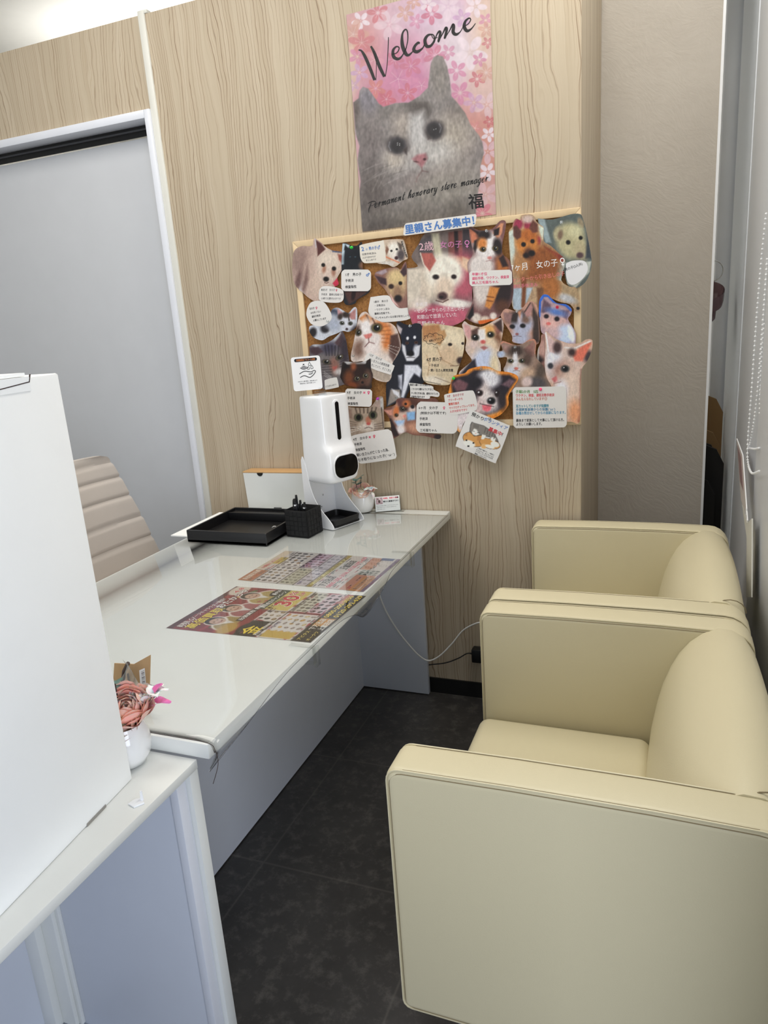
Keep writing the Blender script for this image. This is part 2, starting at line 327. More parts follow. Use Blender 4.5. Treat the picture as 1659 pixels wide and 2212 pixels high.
class Print:
    """a flat printed sheet in picture units (u right, v down); mp(P, h) maps units and height above the sheet to the world"""
    def __init__(s, mp): s.mp = mp; s.v = []; s.f = []; s.c = []; s.n = 0
    def add(s, P, faces, C, h):
        if not len(P): return
        s.v += [s.mp(p, h) for p in P]; s.f += [tuple(i+s.n for i in f) for f in faces]; s.c.append(C); s.n += len(P)
    def sheet(s, outline, step, fn, thick, gain=None):
        ol = np.array(outline, float); lo = ol.min(0); hi = ol.max(0)
        gx, gy = np.meshgrid(np.arange(lo[0]+step*.5, hi[0], step), np.arange(lo[1]+step*.5, hi[1], step))
        G = np.c_[gx.ravel(), gy.ravel()]; G = G[inside(G, ol)]; G = G[segdist(G, ol, True) > step*.4] if len(G) else G
        dens = []
        for i in range(len(ol)):
            a = ol[i]; b = ol[(i+1) % len(ol)]; k = max(1, int(np.hypot(*(b-a))/(step*1.3)))
            dens += [a+(b-a)*j/k for j in range(k)]
        V = [Vector(p) for p in dens]+[Vector(p) for p in G]; nb = len(dens)
        r = geometry.delaunay_2d_cdt(V, [(i, (i+1) % nb) for i in range(nb)], [], 1, 1e-6)
        P = np.array([p[:] for p in r[0]]); s.add(P, r[2], tolin(fn(P), gain), thick)
        Wc = tolin(np.tile([[215, 213, 208]], (nb, 1)), gain)          # white paper core: sides and back
        D = np.array(dens); s.add(np.r_[D, D], [tuple(range(nb, 2*nb))], np.r_[Wc, Wc], 0)
        n0 = s.n-2*nb
        for i in range(nb): s.v[n0+i] = s.mp(D[i], thick); s.f.append((n0+i, n0+(i+1) % nb, n0+nb+(i+1) % nb, n0+nb+i))
    def grid(s, u0, u1, v0, v1, nu, nv, fn, h, gain=None):
        gx, gy = np.meshgrid(np.linspace(u0, u1, nu+1), np.linspace(v0, v1, nv+1)); P = np.c_[gx.ravel(), gy.ravel()]
        F = [(j*(nu+1)+i, j*(nu+1)+i+1, (j+1)*(nu+1)+i+1, (j+1)*(nu+1)+i) for j in range(nv) for i in range(nu)]
        s.add(P, F, tolin(fn(P), gain), h)
    def text(s, t, x, y, size, col, ang=0, h=.0002, bold=0, sx=1, shear=0, sky=0, center=False, width=None, gain=None):
        vs, fs = text_mesh(t, 0, shear)
        if not len(vs): return
        if width: sx = width/(size*(vs[:, 0].max()-vs[:, 0].min()))
        if center: vs = vs-[(vs[:, 0].max()+vs[:, 0].min())/2, 0]
        a = radians(ang); X = vs[:, 0]*size*sx; Y = -vs[:, 1]*size+X*sky
        rb = bold*size*.55; offs = [(0, 0)] if not bold else [(rb*cos(k*pi/4), rb*sin(k*pi/4)) for k in (range(0, 8, 2) if bold < .045 else range(8))]
        for k_, (dx, dy) in enumerate(offs): s.add(np.c_[x+dx+X*cos(a)-Y*sin(a), y+dy+X*sin(a)+Y*cos(a)], fs, tolin(np.tile([col], (len(vs), 1)), gain), h+k_*1.5e-5)
    def stroke(s, pts, col, h=.0002, k=6):
        """pts (x, y, width): a ribbon of changing width"""
        c = catmull([tuple(map(float, p)) for p in pts], k); P = []
        for i, p in enumerate(c):
            a = c[max(i-1, 0)]; b = c[min(i+1, len(c)-1)]; d = np.array([b[0]-a[0], b[1]-a[1]]); d = d/(np.hypot(*d)+1e-9); n = np.array([-d[1], d[0]])*p[2]/2
            P += [np.array(p[:2])+n, np.array(p[:2])-n]
        F = [(2*i, 2*i+1, 2*i+3, 2*i+2) for i in range(len(c)-1)]
        s.add(np.array(P), F, tolin(np.tile([col], (len(P), 1))), h)
    def build(s, name, parent=None, mat_=None):
        me = bpy.data.meshes.new(name); V = [tuple(v) for v in s.v]
        me.from_pydata(V, [], s.f); C = np.concatenate(s.c); at_ = me.color_attributes.new('Col', 'FLOAT_COLOR', 'POINT')
        at_.data.foreach_set('color', np.c_[C, np.ones(len(C))].ravel()); me.materials.append(mat_ or M['print'])
        o = bpy.data.objects.new(name, me); COL.objects.link(o)
        if parent: me.transform(rootm(parent).inverted()); o.parent = parent
        return o
# ------------------------------------------------------------------ the room
XP, XF, WT = -1.4413, -1.4922, 2.442
struct(B().box(-4, 3.2, -5, 4, -.05, 0).build('floor', M['floor'], smooth=False))
struct(B().box(-4, 3.2, -5, 4, 2.95, 3.0).build('ceiling', M['ceil'], smooth=False))
struct(B().box(-4.05, -4, -5, 4, 0, 2.95).build('wall_left', M['ceil'], smooth=False))
struct(B().box(-4, 3.2, 4, 4.05, 0, 2.95).build('wall_far', M['ceil'], smooth=False))
struct(B().box(XP, 0, 0, .648, 0, WT).box(-4, XP, 0, .1, 2.153, WT).box(-4, -2.62, 0, .1, 0, 2.153).build('wall_back', M['wood'], smooth=False))
struct(B().box(-.02, .392, .65, .70, 0, 2.95).build('wall_alcove', M['stucco'], smooth=False))
struct(B().box(.391, .400, .646, .704, 0, 2.95).build('trim_1', M['gloss'], smooth=False))
struct(B().box(.0, .46, 2.3, 2.35, 0, 2.95).build('wall_storage', M['farwall'], smooth=False))
struct(B().box(-.75, -.002, -.008, -.0005, 0, .060).build('baseboard_back', M['black'], smooth=False))
# cream post and silver door frame
struct(B().box(XP-.028, XP, -.006, .1, 0, WT+.012, .004).box(XP-.028, XP+.012, -.004, .02, WT, WT+.012, .003).build('trim_2', M['post']))
struct(B().box(XF, XF+.024, -.014, .1, 0, 2.153, .002).box(-2.64, XF, -.014, .1, 2.126, 2.153, .002).box(-2.64, -2.60, -.014, .1, 0, 2.153).build('trim_3', M['frame']))
door = B().box(-2.6, XF, .060, .10, .01, 2.085).build('door_1', M['door'], smooth=False); struct(door)
B().box(-2.6, XF, .058, .062, 2.090, 2.128).build('door_track', M['black'], door, False)
B().box(-2.6, XF, .050, .062, 2.108, 2.114).build('track_lip', mat('track_grey', (70, 70, 72), .5), door, False)
# aluminium window wall on the right
struct(B().box(.50, .56, -.10, 1.34, 0, 2.95).box(.497, .503, .62, .635, 0, 2.95).build('window_1', M['alu'], smooth=False))
struct(B().box(.44, .52, 1.36, 1.46, 0, 2.95, .004).build('trim_4', M['alu_light']))
struct(B().box(.493, .56, -1.75, -.10, 0, 2.95, .004).build('trim_5', M['alu_light']))

# ------------------------------------------------------------------ desk
H = .72; DX0, DX1, DY0 = -1.2463, -.4448, -1.4856
d = thing('desk', 'long white desk standing end-on to the wood grain wall', 'desk', ((DX0+DX1)/2, DY0/2, 0))
B().box(DX0, DX1, DY0, -.003, H-.03, H-.0015, .003).build('desktop', M['white'], d)
mp_ = B().box(-.838, -.82, DY0+.03, -.035, .004, H-.03).build('modesty_panel', M['panel'], d, False)
B().lathe([(.006, 0), (.0065, .002), (.003, .003)], (0, 0, 0), 12, Matrix.Translation((-.8195, -.078, .33)) @ Matrix.Rotation(pi/2, 4, 'Y')).build('screw_cap', M['black'], mp_)
B().box(-1.2, -.553, -.035, -.017, .004, H-.03, .001).build('end_panel', M['panel'], d)
B().box(-1.2, -.60, DY0+.012, DY0+.03, .004, H-.03, .001).build('end_panel', M['panel'], d)
# clear vinyl desk mat with its drooping edge
ys = np.linspace(-1.482, -.062, 60); rows = []
for y in ys:
    t = max(0, (-1.20-y)/.28); g = math.exp(-((y+.80)/.10)**2)*.075
    ov = .012 + .055*t**1.5 + g; row = [Vector((x, y, H+.0012)) for x in (-1.235, -1.0, -.8, -.6, -.48, -.4455)]
    for j in range(1, 8):
        a = j/7*ov; th = min(1.45, a/.028); row.append(Vector((-.4455+.018*sin(th)+.002*j/7-max(0, a-.04)*.35, y-.02*t*j/7, H+.0012-.018*(1-cos(th))-max(0, a-.04)*.9)))
    rows.append(row)
mt = B().loft(rows, closed=False, cap=False)
mt_o = mt.build('desk_mat', M['clear']); tag(mt_o, 'clear vinyl mat covering the white desk, its edge curling over the side', 'desk mat')
md = mt_o.modifiers.new('thickness', 'SOLIDIFY'); md.thickness = .0012; md.offset = -1
ed = B().tube(catmull([(-.62, -1.4835, H+.0022), (-.52, -1.484, H+.0025), (-.4455, -1.4845, H+.0015), (-.43, -1.487, H-.008), (-.424, -1.492, H-.03), (-.432, -1.502, H-.062)], 5), .0006, 5).build('mat_edge', M['stem'], mt_o)
B().tube([r_[-1]+Vector((.0002, 0, -.0002)) for r_ in rows], .0006, 5).build('mat_rim', M['film'], mt_o)
def clip(x, y, label):
    c = thing('table_clip', label, 'clip', (x, y, H), 0, 'clear clips on the desk edge')
    B().box(-.045, .012, -.0065, .0065, .0022, .0042, .0006).box(.010, .0125, -.0065, .0065, -.035, .004, .0006).box(-.012, .0125, -.0065, .0065, -.037, -.0345, .0006).build('clip_body', M['acrylic'], c, local=True)
    B().box(.014, .0195, -.010, .010, -.040, .0035, .001).build('clip_sleeve', M['acrylic'], c, local=True)
clip(-.4420, -.480, 'clear plastic clip on the desk edge, beyond the far flyer')
clip(-.4420, -1.115, 'clear plastic clip on the desk edge, nearer than the red flyer')

# ------------------------------------------------------------------ low counter in front of the desk
CX, CY, CH = -.468, -1.489, .69
c = thing('reception_counter', 'white counter with pale blue grey panels carrying the tall white box', 'counter', (CX-.3, -2.0, 0))
B().box(CX-.62, CX, -2.9, CY, CH-.017, CH, .0015).build('worktop', M['white'], c)
B().box(CX-.43, CX-.004, CY-.020, CY+.003, .004, CH-.017, .001).build('end_panel', M['white'], c)
ip = B().box(CX-.43, CX-.028, CY-.042, CY-.0205, .004, CH-.017, .001).build('inner_panel', M['panel'], c)
B().box(CX-.028, CX-.012, CY-.046, CY-.022, .004, CH-.017, .001).build('edge_strip', M['frame'], ip)
B().box(CX-.43, CX-.418, -2.9, CY-.042, .004, CH-.017).build('back_panel', M['panel'], c, False)
B().box(CX-.418, CX-.352, CY-.058, CY-.042, .05, CH-.017, .001).box(CX-.352, CX-.343, CY-.050, CY-.042, .05, CH-.017, .001).box(CX-.418, CX-.385, CY-.075, CY-.058, .05, CH-.017, .001).build('corner_batten', M['white'], c)
B().box(CX-.418, CX-.03, CY-.062, CY-.042, .004, .046, .001).build('bottom_rail', M['panel'], c)
B().box(CX-.418, CX-.36, -2.9, CY-.062, .004, .046, .001).build('bottom_rail', M['panel'], c)
B().box(CX-.418, CX-.01, -2.88, -2.86, .004, CH-.017, .001).build('end_panel', M['white'], c)

# tall white cardboard box
bx = thing('cardboard_box', 'tall white cardboard box on the counter at the left edge', 'box', (-.539, -1.5645, CH+.0005), radians(5.8))
bh = .653
b_ = B(); b_.box(-.115, 0, -.43, 0, .0, bh-.004, .003)
b_.build('carton', M['card'], bx, local=True)
B().box(-.118, -.003, -.43, -.060, bh-.003, bh+.0015).box(-.10, .0012, -.40, -.058, bh-.022, bh-.0035).build('lid_flap', M['card'], bx, False, True)
B().prism([(-.056, bh-.001), (-.060, bh-.010), (-.2, bh-.022), (-.2, bh-.0232), (-.0590, bh-.0112), (-.0545, bh-.001)], 'x', .0002, .0016).build('flap_slot', M['stem'], bx, False, True)
B().box(.0003, .0008, -.115, -.070, .0, .0045).build('locking_slot', mat('slot_shadow_board', (150, 146, 138), .8), bx, False, True)
# small white cover plate with a peg
sp = thing('cover_plate', 'small white diamond shaped cap with a peg lying on the counter', 'cap', tuple(at('z', CH, 296, 1736)), .5)
B().prism([(-.013, 0), (-.002, -.011), (.012, -.004), (.008, .010), (-.005, .009)], 'z', 0, .003, .0008).build('plate', M['gloss'], sp, local=True)
B().tube([(.007, .004, .002), (.0075, .005, .018)], [.003, .0018], 8).build('peg', M['gloss'], sp, local=True)

# ------------------------------------------------------------------ armchairs
def armchair(y1, label):
    a = thing('armchair', label, 'armchair', (.145, y1-.355, 0), 0, 'cream tub armchairs')
    o = Vector((-.145, -.355, 0)); L = lambda x, y, z: (x+o.x, y+o.y, z)      # chair frame: x from front, y from near side
    def arc(cx, cz, r, a0, a1, k=5): return [(cx+r*cos(radians(a0+(a1-a0)*i/k)), cz+r*sin(radians(a0+(a1-a0)*i/k))) for i in range(k+1)]
    x0, x1, zb, zt = -.147, .440, .226, .703
    out = arc(x0+.022, zt-.022, .022, 180, 90)+[(.05, zt+.003), (.25, zt+.003)]+arc(x1-.055, zt-.055, .055, 90, 0)+arc(x1-.02, zb+.02, .02, 0, -90, 3)+arc(x0+.015, zb+.015, .015, -90, -180, 3)
    ol = [(x+o.x, z) for x, z in out]
    for s0, s1 in ((0, .080), (.630, .710)):
        ya, yb = s0+o.y, s1+o.y
        arm = B().prism(ol, 'y', ya, yb, .013, 5).build('arm', M['leather'], a, local=True, angle=60)
        for yy in (ya+.0035, yb-.0035):
            rim = [((x-.15)*.9925+.15+o.x, yy, (z-.46)*.9925+.46) for x, z in out]
            B().tube(rim+[rim[0]], .0016, 5).build('piping', M['leather'], arm, local=True)
        for yy in (ya+.0062, yb-.0062):
            B().tube([(x0+.03+o.x, yy, zt-.0017), (.05+o.x, yy, zt+.0013), (.25+o.x, yy, zt+.0013), (x1-.06+o.x, yy, zt-.0017)], .0007, 4).build('seam_line', M['seam'], arm, local=True)
        for yy in (ya+.0013, yb-.0013):
            rim = [((x-.15)*.974+.15+o.x, yy, (z-.46)*.972+.46) for x, z in out]
            B().tube(rim+[rim[0]], .0009, 4).build('seam_line', M['seam'], arm, local=True)  # dark tube draws the shaded crease beside the piping
    # back: recessed profile swept between the arms, with a slight crown
    prof = [(.238, .226), (.238, .41), (.243, .47), (.252, .525), (.262, .57), (.277, .612), (.293, .645), (.313, .673), (.338, .695), (.366, .706), (.392, .704), (.414, .692), (.430, .668), (.438, .63), (.4415, .58), (.4425, .226)]
    rings = []
    for i in range(17):
        t = i/16; y = .072+t*.566; cr = sin(pi*t)**.6
        rings.append([L(x-(.008*cr if z < .69 and x < .35 else 0)+(.006*cr if x > .4 else 0), y, z+(.012*cr if z > .6 else 0)) for x, z in prof])
    bk = B().loft(rings).build('backrest', M['leather'], a, local=True, angle=70)
    B().tube([L(.40+.034*sin(t*pi/2), .081, .709-.03*(1-cos(t*pi/2))) for t in np.linspace(-1, 1, 9)], .0012, 5).build('seam_line', M['seam'], bk, local=True)
    seat = B().box(x0-.003+o.x, .242+o.x, .084+o.y, .626+o.y, .335, .437, .028, 6)
    for v in seat.bm.verts:
        if v.co.z > .42: v.co.z += .008*max(0, 1-((v.co.y)/.27)**2)
    seat.build('seat_cushion', M['leather'], a, local=True, angle=60)
    B().box(x0+.012+o.x, .30+o.x, .075+o.y, .635+o.y, .23, .345, .01, 3).build('seat_base', M['leather'], a, local=True)
    for px in (-.05, .37):
        for py in (.06, .65):
            lg = B().lathe([(.024, 0), (.024, .01), (.016, .02), (.0145, .20), (.03, .21), (.03, .228)], L(px, py, 0), 20).build('leg', M['metal'], a, local=True)
    return a
armchair(-.738, 'cream leatherette tub armchair nearest the camera, side panel facing us')
armchair(-.022, 'cream leatherette tub armchair farther back against the wood wall')

# ------------------------------------------------------------------ office chair behind the desk
oc = thing('office_chair', 'greige office chair with horizontally ribbed back behind the desk', 'chair', (-1.78, -.62, 0))
XO = -1.6
rings = []; zs = np.linspace(.46, .985, 64); zr = [.545, .640, .730, .818, .893, .955]
def hw(z): return np.interp(z, [.45, .566, .636, .718, .80, .886, .94, .965, .978, .985], [.285, .282, .262, .237, .206, .176, .153, .142, .128, .10])
for z in zs:
    g = min(abs(z-r) for r in zr); dx = -.009*math.exp(-(g/.006)**2); lean = -.10*(z-.5); w = hw(z); th = .032 if z < .975 else .022
    fr = [(XO+lean+dx+.012*(1-(t)**2)*0+.03*t*t, -.465-.0+t*w, z) for t in np.linspace(-1, 1, 17)]
    bk2 = [(p[0]-th, p[1]*1.0, p[2]) for p in fr[::-1]]
    rings.append([Vector(p) for p in fr+bk2])
B().loft(rings).build('backrest', M['office'], oc, angle=50)
B().box(-1.60, -1.15-.0, -.72, -.22, .43, .50, .03, 4).build('seat', M['office'], oc)
B().tube([(-1.64, -.465, .50), (-1.66, -.465, .42), (-1.38, -.465, .41)], .02, 8).build('back_bracket', M['blackp'], oc)
B().lathe([(.03, .08), (.03, .25), (.02, .26), (.02, .42)], (-1.38, -.465, 0), 16).build('gas_column', M['blackp'], oc)
for k in range(5):
    a5 = 2*pi*k/5+.3; e = Vector((cos(a5), sin(a5), 0))*.27
    B().tube([(-1.38, -.465, .10), (-1.38+e.x, -.465+e.y, .065)], [.022, .014], 8).build('base_arm', M['blackp'], oc)
    B().sphere((-1.38+e.x, -.465+e.y, .0285), .028, 12, (1, 1, 1)).build('caster', M['blackp'], oc)

# ------------------------------------------------------------------ desk accessories
z0 = H+.0014
def at0(x, y, z=z0): return at('z', z, x, y)
ps = tag(B().box(-1.305, -1.19, -.44, -.145, z0+.001, z0+.005).build('paper_folder', M['card'], smooth=False), 'white sheet sticking out beside the black tray at the desk corner', 'paper')
tr = thing('desk_tray', 'black shallow tray with a pen groove on the desk', 'tray', (-1.055, -.335, z0+.006))
tb = B(); X0, X1, Y0, Y1 = -.150, .150, -.150, .145; hh = .034; w = .008
o_ = rrect(X0, X1, Y0, Y1, .004, 3); i_ = rrect(X0+w, X1-w, Y0+w, Y1-w, .003, 3)
tb.prism(o_, 'z', -.0055, .002).loft([[Vector((x, y, -.005)) for x, y in o_], [Vector((x, y, hh-.0015)) for x, y in o_], [Vector((x*.993, y*.993, hh)) for x, y in o_], [Vector((x, y, hh)) for x, y in i_], [Vector((x, y, .002)) for x, y in i_]], True, False)
tb.build('tray_body', M['blackp'], tr, local=True)
B().box(X0+w, X1-w, Y1-.052, Y1-.008, .003, .026, .002).box(X0+w, X1-w, Y1-.058, Y1-.052, .003, .030, .001).build('pen_groove', M['blackp'], tr, local=True)
ri = thing('metal_ring', 'shiny silver ring standing in the corner of the black tray', 'ring', tuple(at('z', z0+.018, 593, 1142)), .5)
t = bmesh.new(); R1, R2 = .0085, .0017
b2 = B(); b2.loft([[Vector((cos(a)*(R1+R2*cos(p)), R2*1.8*sin(p), sin(a)*(R1+R2*cos(p)))) for p in np.linspace(0, 2*pi, 9)[:-1]] for a in np.linspace(0, 2*pi, 33)], True, False).build('band', M['chrome'], ri, local=True)

pc = thing('pen_cup', 'square black woven pen cup beside the black tray', 'pen cup', (-.846, -.338, z0), -.13)
w = .043; hh = .088; b2 = B()
for (xa, xb, ya, yb) in ((-w, w, -w, -w+.003), (-w, w, w-.003, w), (-w, -w+.003, -w, w), (w-.003, w, -w, w)):
    b2.box(xa, xb, ya, yb, 0, hh, .0012)
b2.box(-w, w, -w, w, 0, .003)
b2.build('cup_body', M['blackfab'], pc, local=True)
b2 = B()
for side in range(4):
    R4 = Matrix.Rotation(side*pi/2, 4, 'Z')
    for i in range(5):
        for j in range(5):
            b2.box(-w+.004+i*.0162, -w+.0175+i*.0162, -w-.0012-(.0008 if (i+j) % 2 else 0), -w+.001, .006+j*.016, .0195+j*.016, .0006, 1, R4)
b2.build('weave', M['blackfab'], pc, local=True)
for i, (px, py, lx, ly, hgt) in enumerate(((.0, .012, -.006, .004, .124), (.010, .0, -.012, -.002, .116), (-.006, -.004, -.004, .01, .110), (.006, .018, .004, -.004, .108), (.018, .008, .008, .006, .102))):
    R4 = Matrix.Rotation(-.13, 4, 'Z'); p0 = Vector((-.846, -.338, z0)) + R4 @ Vector((px-.012, py-.02, .004)); p1 = Vector((-.846, -.338, z0)) + R4 @ Vector((px-.012+lx, py-.02+ly, hgt+.006))
    lb = ['tallest black pen in the woven cup', 'black pen with a white band in the woven cup', 'black pen at the left in the woven cup', 'black pen at the back of the woven cup', 'black pen with a white band at the right of the cup'][i]
    pn = thing('pen', lb, 'pen', tuple(p0), 0, 'pens in the black cup')
    q = lambda t: p0.lerp(p1, t)
    B().tube([q(0), q(.05), q(.9), q(1)], [.0012, .0042, .0045, .0036], 10).build('barrel', M['blackp'], pn)
    B().tube([q(.9)+Vector((.005, -.003, 0)), q(.66)+Vector((.0055, -.0035, 0))], .0011, 6).build('pocket_clip', M['chrome'] if i == 3 else M['blackp'], pn)
    if i in (1, 4): B().tube([q(.80), q(.84)], .0048, 10).build('band', M['gloss'], pn)

# white box with a bamboo lid
cb = thing('storage_box', 'white box with a light wooden lid against the wood wall', 'box', (-1.10, -.037, z0))
X0, X1 = -.131, .131; yf, yb = -.034, .032
def tap(z): return (z/.14)*.006
notch = [(X0-tap(.142), .142)]+[(X0+.006, 0), (X1-.006, 0), (X1+tap(.142), .142)]+[(-.050+.0+.012, .142)]+[(-.05+.012*cos(a), .142-.011*sin(a)) for a in np.linspace(0, pi, 9)][1:-1]+[(-.062, .142)]
rg = lambda z, k: [Vector((x, y, z)) for x, y in rrect(X0+.006-tap(z)+k, X1-.006+tap(z)-k, yf+.002-tap(z)*.3+k, yb-k, .004-k*.5, 4)]
B().loft([rg(.0, 0), rg(.1405, 0), rg(.1405, .003), rg(.003, .003)], True, True).build('box_body', M['white'], cb, local=True)
B().prism([(-.056+.0125*cos(a), .1408-.012*sin(a)) for a in np.linspace(0, pi, 13)], 'y', yf-.0008, yf+.004).build('dark_notch_inlay', M['blackp'], cb, False, True)  # dark inlay stands for the shaded notch opening, nothing is cut out
B().box(X0-.001, X1+.001, yf+.0012, yb, .1410, .1455, .001).build('wooden_lid', M['bamboo'], cb, local=True)
B().box(.028-.04, .060-.04, yf-.0008, yf+.001, .0, .0085).build('cord_slot', M['blackp'], cb, False, True)

# hand sanitizer dispenser on its stand
F = Vector((.927, -.374, 0)); S = Vector((.374, .927, 0)); RZ = math.atan2(F.y, F.x)
DC = (-.800, -.205, z0)
dp = thing('sanitizer_dispenser', 'tall glossy white automatic sanitizer dispenser on a curved stand', 'dispenser', DC, RZ)   # local x = forward, y = to its left
def sect(z, hx, hy, n=4.0, fx=0, k=48):
    o = []
    for i in range(k):
        a = 2*pi*i/k; ca, sa = cos(a), sin(a); x = abs(ca)**(2/n)*math.copysign(1, ca)*hx; y = abs(sa)**(2/n)*math.copysign(1, sa)*hy
        if x > 0: x += fx*(x/hx)
        o.append(Vector((x, y, z)))
    return o
zz = [(a, b_*1.17, c_*1.12) for a, b_, c_ in [(.150, .030, .038), (.152, .045, .054), (.160, .052, .061), (.175, .054, .0625), (.20, .054, .063), (.27, .053, .062), (.30, .052, .061), (.38, .0505, .0605), (.432, .0495, .0600), (.437, .048, .058), (.439, .044, .054)]]
rings = []
for z in np.concatenate([[.150, .1515, .156, .164], np.linspace(.175, .43, 36), [.434, .4365, .4375]]):
    hx = np.interp(z, [q[0] for q in zz], [q[1] for q in zz]); hy = np.interp(z, [q[0] for q in zz], [q[2] for q in zz])
    fx = .017*float(1/(1+math.exp((z-.268)/.006))); rings.append(sect(z, hx, hy, 5.5, fx, 64))
body = B().loft(rings).build('housing', M['gloss'], dp, local=True, angle=50)
def plate(n, x, y, z, w, h, r, th, m, parent, tilt=0, b=.001):
    return B().prism([(yy+y, zz_+z) for yy, zz_ in rrect(-w/2, w/2, -h/2, h/2, r, 8)], 'x', x, x+th, b).build(n, m, parent, local=True)
plate('screen_rim', .0795, 0, .206, .112, .082, .034, .004, M['gloss'], body); scr = plate('display_screen', .0810, 0, .206, .103, .073, .030, .0045, M['screen'], dp)
plate('window_rim', .0572, 0, .352, .034, .142, .016, .0040, M['gloss'], body); plate('level_window', .0582, 0, .354, .0165, .125, .008, .0042, M['screen'], dp)
B().lathe([(.014, 0), (.014, .0015), (.012, .002)], (.012, -.012, .4372), 20).build('top_button', M['panel'], dp, local=True)
# stand: back plate with two curved wings, foot and tray
wing = catmull([(-.062, .0), (-.062, .20), (-.058, .232), (-.05, .236), (-.036, .19), (-.026, .14), (-.008, .095), (.022, .060), (.050, .036), (.066, .020), (.073, .008), (.070, .0015), (.052, .0)], 5)
sb = B().box(-.064, -.061, -.069, .069, .002, .21)
sb.build('stand_back', M['gloss'], dp, local=True)
for y in (-.071, .0685):
    B().prism(wing, 'y', y, y+.0025, .0004, 1).build('stand_wing', M['gloss'], dp, local=True)
B().box(-.062, .066, -.07, .07, .0, .0025).build('stand_foot', M['gloss'], dp, local=True)
for yy, zz_ in ((-.048, .135), (.0, .05), (.012, .09)): B().sphere((-.0595, yy, zz_), .003, 10, (.5, 1, 1)).build('screw', M['chrome'], dp, local=True)
tb = B(); tb.prism(rrect(-.052, .070, -.062, .062, .016), 'z', .004, .008)
o_ = rrect(-.052, .070, -.062, .062, .016); i_ = [(.009+(x-.009)*.93, y*.93) for x, y in o_]
tb.loft([[Vector((x*.95+.0005, y*.95, .004)) for x, y in o_], [Vector((x, y, .028)) for x, y in o_], [Vector((x, y, .029)) for x, y in i_], [Vector((x*.96, y*.96, .008)) for x, y in i_]], True, False)
tb.build('drip_tray', M['blackp'], dp, local=True)
B().lathe([(.014, 0), (.013, .0012), (.006, .002)], (.0, .0, .0082), 20).build('tray_boss', M['blackp'], dp, local=True)

# sign plate standing on the dispenser
SPH = Vector((-.800, -.228, z0+.4385)); spx = (668, 838)
sg = thing('sign_plate', 'small square white sign with a hand and droplets icon on the dispenser', 'sign', tuple(SPH), 0)
sn = Vector((.62, -.785, 0)); ss = Vector((.785, .62, 0)); so = at('z', z0+.4385+.0, 663, 840)
so = Vector((-.829, -.250, z0+.458))
def mps(p, h): return so + ss*((p[0]-50)*.00095) + Vector((0, 0, 1))*((116-p[1])*.00092) + sn*(h)
pr = Print(mps)
pr.sheet([(x, y) for x, y in rrect(0, 100, 0, 116, 9)], 12, lambda P: np.tile([[236, 237, 238]], (len(P), 1)), .0022)
def bar(x0, x1, y0, y1, col, h): pr.add(np.array([(x0, y0), (x1, y0), (x1, y1), (x0, y1)], float), [(0, 1, 2, 3)], tolin(np.tile([col], (4, 1))), h)
pr.add(np.array(rrect(11, 89, 6, 17, 5)), [tuple(range(24))], tolin(np.tile([[18, 16, 15]], (24, 1))), .0025)
pr.text('非接触検温 アルコール消毒', 50, 14.5, 8, (200, 120, 60), h=.0028, center=True, width=64, bold=.02)
for r_, w_ in ((6, 2.4), (11, 2.4), (16, 2.4)): pr.stroke([(46+r_*cos(radians(a)), 37+r_*sin(radians(a)), w_) for a in range(205, 336, 26)][::1] if 0 else [(42+r_*.95*cos(radians(a)), 29+r_*.85*sin(radians(a)), w_) for a in range(35, 150, 22)], (20, 20, 20), .0026)
pr.stroke([(39, 27, 4), (44, 27, 4)], (20, 20, 20), .0026)
for cx, cy, s_ in ((62, 27, 1.0), (57, 40, .85), (69, 38, 1.0)):
    pr.stroke([(cx, cy-7*s_, 1.3), (cx+4*s_, cy+1, 1.5), (cx+3*s_, cy+5*s_, 1.5), (cx-3*s_, cy+5*s_, 1.5), (cx-4*s_, cy+1, 1.5), (cx, cy-7*s_, 1.3)], (20, 20, 20), .0026)
for l_ in ([(24, 58, 2.4), (36, 52, 2.4), (45, 50, 2.4), (58, 53, 2.4), (66, 54, 2.4), (76, 50, 2.4), (80, 54, 2.4), (74, 63, 2.4), (62, 72, 2.4), (54, 71, 2.4), (40, 65, 2.4), (26, 70, 2.4)], [(56, 61, 2.4), (64, 61, 2.4), (71, 57, 2.2)]): pr.stroke(l_, (20, 20, 20), .0026)
pr.text('手をかざすと自動で噴射し、体温を測定します', 50, 86, 4.2, (40, 40, 40), h=.0026, center=True, width=66, bold=.02)
pr.text('感染症予防にご協力をお願いします', 50, 93, 4.2, (40, 40, 40), h=.0026, center=True, width=54, bold=.02)
pr.build('plate', sg)
B().box(-.018, .022, -.009, .009, 0, .012, .002).box(-.018, .022, -.004, -.0015, .010, .024, .001).build('clear_foot', M['acrylic'], sg, local=True)
sg.location.z -= 0

